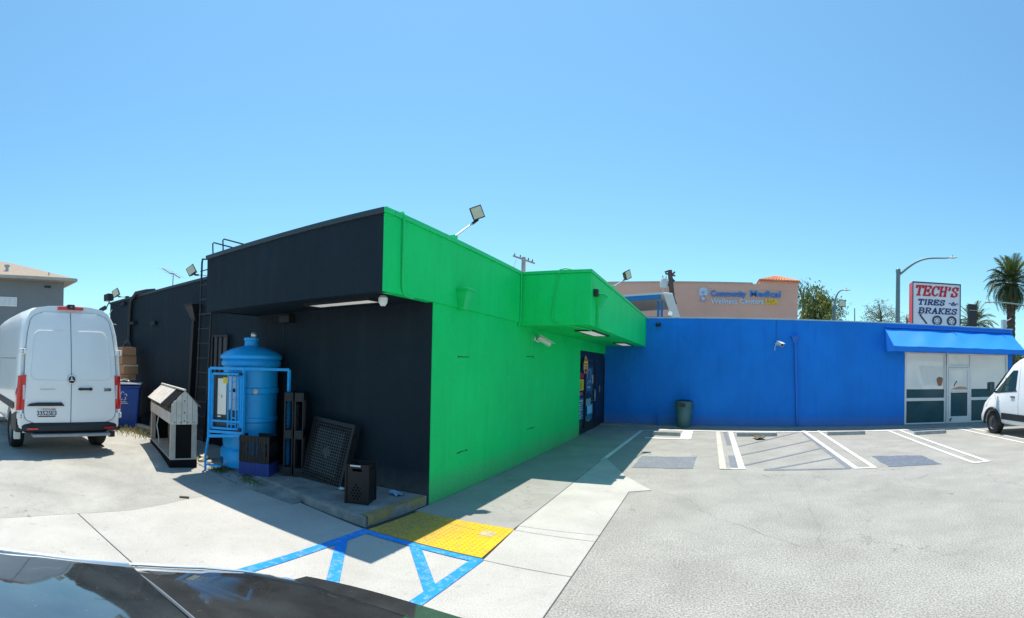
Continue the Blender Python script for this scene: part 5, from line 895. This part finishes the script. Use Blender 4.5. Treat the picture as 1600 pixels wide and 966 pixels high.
# ---- open roof canopy with blue fascia behind the blue wall
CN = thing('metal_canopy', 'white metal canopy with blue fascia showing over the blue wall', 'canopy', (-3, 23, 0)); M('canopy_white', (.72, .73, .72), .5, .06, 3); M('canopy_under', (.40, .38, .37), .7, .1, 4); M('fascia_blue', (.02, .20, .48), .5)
q = MB(); q.add([(-7.6, 21.4, 4.86), (-2.02, 21.4, 5.22), (-1.9, 27, 5.40), (-7.5, 27, 5.05), (-7.6, 21.4, 4.94), (-2.02, 21.4, 5.30), (-1.9, 27, 5.48), (-7.5, 27, 5.13)], [(0, 1, 2, 3), (7, 6, 5, 4), (0, 4, 5, 1), (1, 5, 6, 2), (2, 6, 7, 3), (3, 7, 4, 0)]); q.build('roof_sheet', 'canopy_white', CN)
q = MB(); q.prism([(-7.6, 21.38, 4.64), (-2.12, 21.38, 5.01), (-2.12, 21.38, 5.21), (-7.6, 21.38, 4.84)], (0, .06, 0)); q.build('fascia', 'fascia_blue', CN)
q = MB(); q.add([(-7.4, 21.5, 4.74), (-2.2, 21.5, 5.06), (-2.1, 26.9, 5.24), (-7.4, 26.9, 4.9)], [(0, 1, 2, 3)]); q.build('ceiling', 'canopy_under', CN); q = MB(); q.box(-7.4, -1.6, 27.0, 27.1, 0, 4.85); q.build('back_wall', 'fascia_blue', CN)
for k in range(9):
    f0, f1 = k / 9, (k + .94) / 9; A = Vector((-2.02, 21.38, 5.28)); Bq = Vector((-1.66, 21.38, 5.30)); dn = Vector((.40, .9, -1.25)); q = MB(); p0, p1, p2, p3 = A + dn * f0, Bq + dn * f0 + Vector((0, .4, 0)), Bq + dn * f1 + Vector((0, .4, 0)), A + dn * f1; q.prism([p0, p1, p2, p3], (.01, .05, .03)); q.build('roof_slat', 'canopy_white', CN)
for x in (-2.28, -2.12, -6.9): q = MB(); q.box(x - .05, x + .05, 21.9, 22.0, 0, 5.0); q.build('post', 'fascia_blue', CN)
q = MB(); q.lathe([(0, 0), (.09, .03), (.1, .12), (.05, .2), (0, .21)], (-1.72, 21.6, 4.30), 12); q.build('lamp_globe', 'lamp_white', CN, smooth=50)
# ---- utility poles
M('pole_wood', (.12, .085, .07), .85, .25, 3, .4, 20); M('pole_grey', (.34, .34, .35), .8, .15, 3); M('xfmr', (.62, .66, .64), .45, .08, 4)
U1 = thing('utility_pole', 'brown wooden utility pole with pale transformer in front of the pink wall', 'utility pole', (-2.4, 32, 0), 0, 'utility poles'); q = MB(); q.tube([(-2.05, 32, 0), (-2.40, 32, 6.4), (-2.62, 32, 8.42)], [.19, .17, .15], 12); q.build('pole', 'pole_wood', U1, smooth=50); q = MB(); q.lathe([(.0, 0), (.24, .02), (.25, .08), (.25, .58), (.20, .66), (0, .68)], (-2.98, 31.85, 7.2), 18); xf = q.build('transformer', 'xfmr', U1, smooth=40)
for k in range(3): a = 2.1 * k; q = MB(); q.cyl((-2.98 + .14 * math.cos(a), 31.85 + .14 * math.sin(a), 7.86), (-2.98 + .14 * math.cos(a), 31.85 + .14 * math.sin(a), 8.02), .03, n=8); q.build('bushing', 'pole_grey', xf)
q = MB(); q.bar((-2.9, 32, 7.3), (-2.55, 32, 7.6), .06); q.build('bracket', 'black_metal', U1); q = MB(); q.bar((-2.9, 31.95, 8.2), (-2.25, 31.95, 8.05), .08, .1); q.build('cross_arm', 'pole_wood', U1)
for a, b in (((-2.95, 32, 8.3), (-2.75, 32, 8.36)), ((-2.5, 32, 8.1), (-2.28, 32, 8.32)), ((-2.48, 32, 7.9), (-2.3, 32, 7.7)), ((-2.3, 31.9, 6.6), (-2.16, 31.9, 6.2))): q = MB(); q.cyl(a, b, .055, n=8); q.build('insulator', 'dark_plastic', U1)
q = MB(); q.tube([(-3.0, 31.8, 7.2), (-3.1, 31.8, 6.8), (-2.8, 31.85, 6.5), (-2.5, 31.9, 6.3)], .02, 5); q.build('cable', 'cam_white', U1)
U2 = thing('utility_pole', 'grey utility pole with double cross arms rising behind the green canopy', 'utility pole', (-14.7, 37.2, 0), 0, 'utility poles'); q = MB(); q.cyl((-14.75, 37.2, 0), (-14.75, 37.2, 10.85), .20, .17, 12); q.build('pole', 'pole_grey', U2, smooth=50)
for dy, dz in ((-.15, 0), (.15, .02)): q = MB(); q.bar((-15.55, 37.0 + dy, 10.95 + dz - .0), (-13.9, 37.4 + dy, 10.35 + dz), .10, .12); q.build('cross_arm', 'pole_grey', U2)
for x, z in ((-15.5, 11.06), (-15.0, 10.9), (-14.3, 10.62), (-13.95, 10.48)): q = MB(); q.cyl((x, 37.1, z - .05), (x, 37.1, z + .13), .045, n=8); q.build('insulator', 'dark_plastic', U2)
q = MB(); q.tube([(-15.3, 37, 10.7), (-15.5, 37, 10.2), (-15.4, 37, 9.6), (-15.2, 37, 9.2)], .015, 5); q.build('cable', 'pole_grey', U2)
# ---- street lamps
M('lamp_green', (.16, .24, .25), .5, .1, 4, metal=.3)
def street_lamp(label, base, ztop, pts, r, headdir):
    t = thing('street_lamp', label, 'street lamp', (base[0], base[1], 0), 0, 'street lamps beyond the building'); q = MB(); q.cyl((base[0], base[1], 0), (base[0], base[1], ztop), r * 1.3, r, 14); q.build('pole', 'lamp_green', t, smooth=50); q = MB(); q.tube(pts, [r * .62 - r * .3 * i / len(pts) for i in range(len(pts))], 8); q.build('arm', 'lamp_green', t, smooth=50); q = MB(); q.lathe([(0, 0), (r * 1.15, .02), (r * 1.2, .2), (r * .8, .3), (0, .32)], (base[0], base[1], ztop - .1), 14); q.build('cap', 'lamp_green', t, smooth=50)
    e = Vector(pts[-1]); d = Vector(headdir).normalized(); s_ = d.cross(Vector((0, 0, 1))); q = MB(); q.add([e - d * .1 + s_ * .05, e - d * .1 - s_ * .05, e + d * .45 - s_ * .13, e + d * .45 + s_ * .13, e + d * .62, e + d * .2 + Vector((0, 0, .09)), e + d * .2 - Vector((0, 0, .08))], [(0, 5, 3), (3, 5, 4), (4, 5, 2), (2, 5, 1), (1, 5, 0), (3, 6, 0), (4, 6, 3), (2, 6, 4), (1, 6, 2), (0, 6, 1)]); q.build('lamp_head', M('lamp_head', (.30, .34, .35), .5), t); q = MB(); q.cyl(e + d * .2 + Vector((0, 0, .08)), e + d * .2 + Vector((0, 0, .18)), .03, n=8); q.build('photocell', 'lamp_head', t)
A, Bv = Vector((13.0, 32.5, 8.85)), Vector((16.3, 30.95, 10.15)); street_lamp('tall street lamp with long curved arm left of the tyre shop sign', (13.0, 32.5), 9.15, [A.lerp(Bv, f) + Vector((0, 0, .52 * math.sin(f * math.pi) ** 1.2 + .06 * math.sin(2 * f * math.pi))) for f in [i / 12 for i in range(13)]], .15, (.9, -.43, 0))
A, Bv = Vector((9.98, 38.7, 7.1)), Vector((10.7, 38.5, 8.62)); street_lamp('slim curved street lamp between the feathery tree and the sign', (9.97, 38.7), 7.25, [A + Vector((.72 * f ** 2.2, -.2 * f, 1.52 * math.sin(f * math.pi / 2))) for f in [i / 10 for i in range(11)]], .14, (1, -.2, 0))
A, Bv = Vector((23.2, 25.5, 5.2)), Vector((18.4, 28.6, 6.86)); street_lamp('street lamp whose curved arm enters at the right edge beside the palm', (23.2, 25.5), 5.4, [A.lerp(Bv, f) + Vector((0, 0, .45 * math.sin(f * math.pi))) for f in [i / 12 for i in range(13)]], .12, (-.84, .54, 0))
q = MB(); q.cyl((13.1, 43, 0), (12.98, 43.0, 7.8), .09, .05, 8); solo(q, 'thin_pole', 'pole_grey', 'bare thin pole standing between the lamp and the brown tree', 'pole', (13.1, 43, 0))
# ---- tyre shop sign
TS = thing('shop_sign', "white box sign with red side reading TECH'S TIRES & BRAKES", 'sign', (12.4, 25.4, 0)); M('sign_face', (.78, .78, .82), .35, .04, 2); M('sign_side', (.75, .07, .08), .45, .08, 3); M('sign_edge', (.05, .06, .11), .5); M('t_red', (.60, .006, .03), .45); M('t_navy', (.01, .03, .17), .45)
X0, X1, Z0, Z1 = 11.0, 13.86, 4.2, 7.05
q = MB(); q.box(X0, X1, 25.02, 25.75, Z0, Z1 - .02); q.build('cabinet', 'sign_side', TS); q = MB(); q.box(X0 + .05, X1 - .05, 25.0, 25.019, Z0 + .05, Z1 - .07); fc = q.build('face', 'sign_face', TS)
for a in ((X0, X0 + .05, Z0, Z1), (X1 - .05, X1, Z0, Z1), (X0 + .05, X1 - .05, Z1 - .07, Z1), (X0 + .05, X1 - .05, Z0, Z0 + .05)): q = MB(); q.box(a[0], a[1], 24.97, 25.018, a[2], a[3]); q.build('edge_frame', 'sign_edge', TS)
for x in (11.7, 13.2): q = MB(); q.cyl((x, 25.35, 0), (x, 25.35, Z0), .12, n=12); q.build('post', 'pole_grey', TS)
# slab-serif italic capitals drawn with broad strokes; sheared about the baseline
GL = {'T': [[(0, 1), (1, 1)], [(.5, 1), (.5, 0)], [(.25, 0), (.75, 0)], [(.03, 1), (.03, .8)], [(.97, 1), (.97, .8)]], 'E': [[(.15, 0), (.15, 1)], [(0, 1), (.9, 1)], [(0, 0), (.95, 0)], [(.15, .52), (.65, .52)], [(.9, 1), (.9, .8)], [(.94, 0), (.94, .22)], [(.65, .4), (.65, .64)]],
      'C': [[(.92, .72), (.92, 1)], [(.9, .8), (.7, .98), (.45, 1.0), (.2, .88), (.08, .6), (.08, .38), (.2, .12), (.45, 0), (.7, .02), (.92, .2)]], 'H': [[(.15, 0), (.15, 1)], [(.85, 0), (.85, 1)], [(.15, .5), (.85, .5)], [(0, 0), (.34, 0)], [(.66, 0), (1, 0)], [(0, 1), (.34, 1)], [(.66, 1), (1, 1)]],
      'S': [[(.85, .7), (.85, 1)], [(.84, .82), (.65, .98), (.4, 1.0), (.17, .9), (.14, .7), (.3, .58), (.65, .45), (.86, .32), (.84, .1), (.6, 0), (.35, 0), (.14, .16)], [(.12, .3), (.12, 0)]], 'I': [[(.5, 0), (.5, 1)], [(.2, 0), (.8, 0)], [(.2, 1), (.8, 1)]],
      'R': [[(.15, 0), (.15, 1)], [(0, 0), (.36, 0)], [(0, 1), (.6, 1), (.85, .9), (.87, .68), (.7, .52), (.15, .5)], [(.5, .5), (.85, .02), (1, .02)]], 'B': [[(.15, 0), (.15, 1)], [(0, 1), (.6, 1), (.82, .9), (.82, .66), (.62, .53), (.15, .53)], [(.62, .53), (.9, .4), (.9, .14), (.66, 0), (0, 0)]],
      'A': [[(.12, 0), (.5, 1), (.88, 0)], [(.26, .34), (.74, .34)], [(0, 0), (.28, 0)], [(.72, 0), (1, 0)]], 'K': [[(.15, 0), (.15, 1)], [(.85, 1), (.2, .45)], [(.35, .56), (.85, 0)], [(0, 0), (.34, 0)], [(0, 1), (.34, 1)], [(.68, 1), (1, 1)], [(.68, 0), (1, 0)]], "'": [[(.55, 1), (.55, .82), (.35, .66)]],
      '&': [[(.95, .55), (.75, .2), (.5, 0), (.25, .05), (.2, .3), (.45, .5), (.62, .72), (.5, .9), (.34, .8), (.4, .6), (.95, .0)], [(-.25, .5), (.1, .55)], [(.95, .5), (1.25, .5)]]}
def slabtext(s, x0, x1, z, hgt, mat, th, gap=.16, y=24.985):
    wds = {'I': .5, "'": .35}; tot = sum(wds.get(c, 1) + gap for c in s) - gap; k = (x1 - x0 - hgt * .2) / tot; x = x0
    for c in s:
        wd = wds.get(c, 1); q = MB(); yo = 0
        for st_ in GL[c]:
            for a, b in zip(st_, st_[1:]):
                va = Vector((a[0] * wd * k, a[1] * hgt)); vb = Vector((b[0] * wd * k, b[1] * hgt)); d = (vb - va); d = d.normalized() if d.length else Vector((1, 0)); n_ = Vector((-d.y, d.x)) * th / 2 * (1.25 if abs(d.y) > .8 else .8); va -= d * th * .3; vb += d * th * .3; yo += .0004
                q.prism([(x + p.x + .2 * p.y, y - yo, z + p.y) for p in (va - n_, vb - n_, vb + n_, va + n_)], (0, -.012, 0))
        q.build('lettering', mat, fc); x += (wd + gap) * k
slabtext("TECH'S", X0 + .16, X1 - .12, 6.30, .52, 't_red', .10, .24); slabtext('TIRES', X0 + .33, 12.92, 5.78, .28, 't_navy', .066, .24); slabtext('&', 13.22, 13.62, 5.80, .2, 't_navy', .05); slabtext('BRAKES', X0 + .36, X1 - .2, 5.30, .29, 't_navy', .066, .24)
for cx, kind in ((12.45, 0), (13.32, 1)):
    q = MB(); q.tube([(cx + .24 * math.cos(t), 24.985, 4.90 + .24 * math.sin(t)) for t in [2 * math.pi * i / 28 for i in range(29)]], .055, 6); q.build('tyre_picture', 'sign_edge', fc)
    for k in range(5): a = R(90 + 72 * k); q = MB(); q.cyl((cx + .11 * math.cos(a), 24.99, 4.9 + .11 * math.sin(a)), (cx + .11 * math.cos(a), 24.98, 4.9 + .11 * math.sin(a)), .03, n=8); q.build('tyre_hole', 'sign_edge', fc)
q = MB(); q.bar((11.45, 24.985, 5.18), (11.85, 24.985, 4.70), .09, .02, (0, 1, 0)); q.build('spanner_picture', 'sign_edge', fc)
for s in (-1, 1): q = MB(); q.bar((11.45, 24.984, 5.18), (11.45 + (.09 if s > 0 else -.06), 24.984, 5.18 + (.10 if s < 0 else .06)), .045, .02, (0, 1, 0)); q.build('spanner_jaw', 'sign_edge', fc)
TS.rotation_euler = (0, 0, R(-9))
# dark backs of a traffic signal
TB2 = thing('traffic_signal', 'dark traffic signal housing in front of the small palm right of the sign', 'traffic signal', (16.7, 28.45, 0)); q = MB(); q.box(16.42, 17.0, 28.3, 28.6, 4.9, 6.12); q.build('housing', 'dark_plastic', TB2, bevel=.03); q = MB(); q.box(16.40, 16.98, 28.32, 28.58, 6.16, 6.56); q.build('upper_housing', 'dark_plastic', TB2, bevel=.03); q = MB(); q.cyl((16.7, 28.45, 0), (16.7, 28.45, 6.2), .07, n=10); q.build('pole', 'lamp_green', TB2); q = MB(); q.bar((16.4, 28.28, 6.14), (17.0, 28.28, 6.14), .03, .03); q.build('strap', 'cam_grey', TB2)
# ------------------------------------------------------------------ vegetation
def leaf_mat(name, col):
    mt = M(name, col, .55, .3, 2); n = mt.node_tree.nodes; l = mt.node_tree.links; b = n['Principled BSDF']; tr = n.new('ShaderNodeBsdfTranslucent'); mx = n.new('ShaderNodeMixShader'); mx.inputs[0].default_value = .35
    l.new(b.inputs['Base Color'].links[0].from_socket, tr.inputs[0]); l.new(b.outputs[0], mx.inputs[1]); l.new(tr.outputs[0], mx.inputs[2]); l.new(mx.outputs[0], n['Material Output'].inputs[0])
for nm, c in (('leaf_a', (.06, .11, .028)), ('leaf_b', (.10, .155, .04)), ('leaf_y', (.20, .22, .04)), ('leaf_brown', (.22, .14, .06)), ('leaf_grey', (.13, .17, .11))): leaf_mat(nm, c)
M('bark', (.13, .10, .075), .9, .25, 6, .5, 20); M('palm_trunk', (.07, .052, .042), .95, .35, 5, .9, 9); M('frond', (.055, .085, .026), .5, .3, 3); M('frond_young', (.12, .16, .035), .5, .25, 3); M('frond_dead', (.16, .11, .065), .8, .3, 3)
def leaf(q, p, d, ln, wd):
    d = d.normalized(); s_ = d.cross(Vector((random.gauss(0, 1), random.gauss(0, 1), random.gauss(0, 1)))).normalized() * wd; q.add([p, p + d * ln * .5 + s_, p + d * ln, p + d * ln * .5 - s_], [(0, 1, 2, 3)])
def tree(label, base, crown, rad, n, size, mats, droop=.3, clumps=40, seed=1, spread=.28, cat='tree', group='trees beyond the roofs'):
    random.seed(seed); t = thing('tree', label, cat, (base[0], base[1], 0), 0, group); c0 = Vector(crown); b = Vector((base[0], base[1], 0)); q = MB(); q.tube([b, b.lerp(c0, .5) + Vector((random.uniform(-.1, .1), 0, 0)), c0 - Vector((0, 0, rad[2] * .3)), c0 + Vector((0, 0, rad[2] * .5))], [.22, .17, .12, .03], 8); tr = q.build('trunk', 'bark', t, smooth=50); qs = [MB() for _ in mats]; cl = []
    while len(cl) < clumps:
        v = Vector((random.uniform(-1, 1), random.uniform(-1, 1), random.uniform(-1, 1)))
        if .2 < v.length < 1 and random.random() < .35 + .65 * v.length: cl.append(c0 + Vector((v.x * rad[0], v.y * rad[1], v.z * rad[2])))
    for k, c in enumerate(cl):
        if k % 3 == 0: w_ = MB(); s0 = c0 - Vector((0, 0, rad[2] * random.uniform(0, .6))); w_.tube([s0, s0.lerp(c, .6) + Vector((0, 0, .15)), c], [.05, .03, .012], 5); w_.build('limb', 'bark', tr)
        qi = qs[random.choices(range(len(mats)), [3, 2, 1][:len(mats)])[0]]
        for _ in range(n // clumps):
            p = c + Vector((random.gauss(0, rad[0] * spread), random.gauss(0, rad[1] * spread), random.gauss(0, rad[2] * spread * .8))); d = Vector((random.gauss(0, 1), random.gauss(0, 1), random.gauss(-droop * 2, .8))); leaf(qi, p, d, size * random.uniform(.6, 1.4), size * .16)
    for q, mt in zip(qs, mats): tag(q.build('crown', mt, t), kind='stuff') if q.v else None
    return t
tree('dense feathery green tree just right of the pink building', (9.6, 44), (9.55, 44, 7.4), (1.3, 1.3, 2.5), 2600, .42, ['leaf_b', 'leaf_y', 'leaf_a'], 1.0, 60, 3, .16)
tree('wispy tall tree behind the pink turret and feathery tree', (8.9, 48), (9.2, 48, 9.3), (2.3, 1.6, 1.9), 900, .34, ['leaf_grey', 'leaf_b'], .8, 36, 5, .16)
tree('wispy thin crown beside the slim curved lamp', (11.3, 46), (11.4, 46, 8.3), (1.6, 1.0, 1.3), 500, .30, ['leaf_grey', 'leaf_b'], .8, 24, 6, .18)
tree('small pale green tree low behind the blue wall near the slim lamp', (10.9, 42), (10.9, 42, 6.3), (1.3, 1.0, 1.0), 700, .3, ['leaf_y', 'leaf_b'], .2, 26, 12, .22)
tree('sparse brown and grey-green tree left of the tall street lamp', (15.4, 42.4), (15.3, 42.4, 7.1), (1.7, 1.4, 1.45), 2600, .17, ['leaf_grey', 'leaf_brown'], .1, 60, 7, .12)
tree('thin twiggy tree between the tall lamp pole and the sign', (17.4, 41), (17.3, 41, 6.6), (1.0, .8, .8), 600, .16, ['leaf_grey', 'leaf_brown'], .1, 20, 8, .16)
tree('dark green tree far behind the cargo van at the right edge', (36, 52), (35.5, 52, 4.2), (3.2, 2.2, 1.5), 1600, .5, ['leaf_a', 'leaf_grey'], .1, 40, 9, .2)
# palms: each frond is a part that shares one of a few meshes
def frond_mesh(L, mat, droop, seed, wd=.30):
    random.seed(seed); q = MB(); N = 16; pts = []
    for i in range(N + 1): f = i / N; a = droop * f ** 1.4; pts.append(Vector((L * (f - .22 * a * f * f), 0, -L * .5 * a * f * f)))
    q.tube(pts, [.035 * (1 - .8 * i / N) for i in range(N + 1)], 4)
    for i in range(2, N):
        for h in (0, .5):
            p = pts[i].lerp(pts[i + 1], h); d = (pts[i + 1] - pts[i]).normalized(); ln = wd * 2.0 * math.sin(math.pi * min(1, (i + h) / N * .86 + .12)) + .12
            for s in (-1, 1): dd = d * .75 + Vector((0, s * .9, random.uniform(-.35, .25))); dd.normalize(); s_ = Vector((0, 0, 1)).cross(dd).normalized() * .028 + Vector((0, 0, .018)); q.add([p - s_, p + s_, p + dd * ln], [(0, 1, 2)])
    return q.mesh('frond', mat)
def palm(label, base, ztop, L, n, seed, tr=.34):
    random.seed(seed); t = thing('palm_tree', label, 'palm tree', (base[0], base[1], 0), 0, 'palm trees'); q = MB(); prof = []
    for i in range(40): z = ztop * i / 39; prof.append((tr * (1 + .5 * (1 - sstep(0, .15, i / 39))) * (1.0 + (.10 if i % 2 else -.03)) * (1 + .55 * sstep(.86, .97, i / 39)), z))
    q.lathe(prof, (base[0], base[1], 0), 14); q.build('trunk', 'palm_trunk', t); ms = [frond_mesh(L, 'frond', dr_, seed + i) for i, dr_ in enumerate((.55, .8, 1.05, 1.25))] + [frond_mesh(L * .9, 'frond_young', .35, seed + 9), frond_mesh(L * .85, 'frond_dead', 1.2, seed + 10)]
    for k in range(n):
        f = (k + .5) / n; el = lerp(86, -62, f ** .85) + random.uniform(-6, 6); me = ms[4] if el > 48 else (ms[5] if el < -42 and random.random() < .6 else ms[min(3, int((86 - el) / 36))]); o = bpy.data.objects.new('frond', me); C.objects.link(o); o.parent = t; az = k * 2.39996 + random.uniform(-.2, .2)
        o.location = (.14 * math.cos(az), .14 * math.sin(az), ztop + .15 + .35 * math.sin(R(el))); o.rotation_euler = (random.uniform(-.4, .4), -R(el), az); sc_ = random.uniform(.85, 1.1); o.scale = (sc_, sc_, sc_)
    return t
palm('tall date palm with full round crown at the right edge', (28.6, 40.95), 11.0, 3.0, 120, 31, .42)
palm('small distant palm behind the dark traffic signal', (29.3, 49.5), 7.4, 2.9, 70, 41, .34)
# ---- grey stucco house far left
HG = thing('grey_house', 'grey stucco house with low tan hip roof at the far left', 'house', (-32, 0, 0)); M('roof_tan', (.31, .25, .195), .9, .12, 4, .4, 30); M('eave_pale', (.40, .38, .35), .7); M('win_pale', (.62, .65, .68), .3, .1, 5)
def hb(name, mat, *a, p=None, bevel=0): q = MB(); q.box(*a); return q.build(name, mat, p or HG, bevel=bevel)
hb('wall', 'grey_stucco', -40, -28.5, -14, 7.80, 0, 6.42)
q = MB(); E0, E1, E2, E3, RZ = (-27.95, -14.6), (-27.95, 8.35), (-40.5, 8.35), (-40.5, -14.6), 8.55
q.add([(*E0, 6.42), (*E1, 6.42), (*E2, 6.42), (*E3, 6.42), (*E0, 6.60), (*E1, 6.60), (*E2, 6.60), (*E3, 6.60), (-34.2, 5.2, RZ), (-34.2, -8.3, RZ)], [(0, 1, 2, 3), (0, 4, 5, 1), (1, 5, 6, 2), (2, 6, 7, 3), (3, 7, 4, 0), (4, 9, 8, 5), (5, 8, 6), (6, 8, 9, 7), (7, 9, 4)]); rf = q.build('roof', 'roof_tan', HG)
hb('gutter', 'eave_pale', -27.97, -27.83, -14.6, 8.40, 6.44, 6.60); hb('gutter', 'eave_pale', -40, -27.95, 8.36, 8.48, 6.44, 6.60)
for y0, y1, z0, z1 in ((2.2, 4.98, 4.88, 5.42), (-4.5, -2.0, 4.6, 5.6), (2.2, 4.2, 1.2, 3.2)):
    w_ = hb('window', 'white_alu', -28.5, -28.44, y0, y1, z0, z1); hb('pane', 'win_pale', -28.44, -28.43, y0 + .06, y1 - .06, z0 + .06, z1 - .06, p=w_)
    for k in range(8): y = lerp(y0 + .1, y1 - .1, (k + .5) / 8); hb('mullion', 'white_alu', -28.43, -28.425, y - .025, y + .025, z0 + .06, z1 - .06, p=w_)
hb('wall_vent', 'dark_plastic', -28.5, -28.44, 6.62, 6.99, 6.05, 6.17); 
for y, z, r_, h in ((4.55, 7.15, .10, .45), (3.98, 7.3, .09, .5), (6.9, 6.75, .03, .3)): q = MB(); x = -28.6 - (z - 6.75) * 2.6; q.cyl((x, y, z - .3), (x, y, z + h * .5), r_, n=10); q.cyl((x, y, z + h * .5), (x, y, z + h * .75), r_ * 1.7, n=10); q.build('roof_vent', 'cam_grey', rf)
# ---- low shop far right, seen between awning and van
FS = thing('far_shop', 'low beige building with brown roof edge far behind the cargo van', 'building', (40, 56, 0)); q = MB(); q.box(30, 48, 55, 62, 0, 3.9); q.build('wall', 'beige_stucco', FS); q = MB(); q.box(29.6, 48.4, 54.4, 62, 3.9, 4.3); q.build('roof_edge', 'cardboard', FS)
for k in range(4): q = MB(); q.box(31 + 4 * k, 33.6 + 4 * k, 54.95, 55.0, .9, 2.6); q.build('window', 'dark_glass', FS)
# ------------------------------------------------------------------ the blue wing is not quite square to the rest
def skew_wing(o, off=Vector((0, 0, 0))):
    """swing the blue wing's pieces a couple of degrees (its right end stands a little nearer the lot)"""
    for ch in o.children: skew_wing(ch, off + Vector(o.location))
    if o.type != 'MESH' or o.data in done: return
    k = off + Vector(o.location); vs = [v.co + k for v in o.data.vertices]
    if vs and min(v.y for v in vs) > 15.5 and max(v.y for v in vs) < 28 and min(v.x for v in vs) > -4.2 and max(v.x for v in vs) > -2.1:
        done.add(o.data)
        for v in o.data.vertices: v.co.y -= .045 * (v.co.x + k.x - 3)
done = set()
for o in list(bpy.data.objects):
    if o.parent is None and (o in (B, aw, ca, TB) or o.name.startswith(('security_camera', 'wall_lamp', 'stub_pipe', 'floodlight', 'litter_bin', 'pavement'))):
        skew_wing(o)
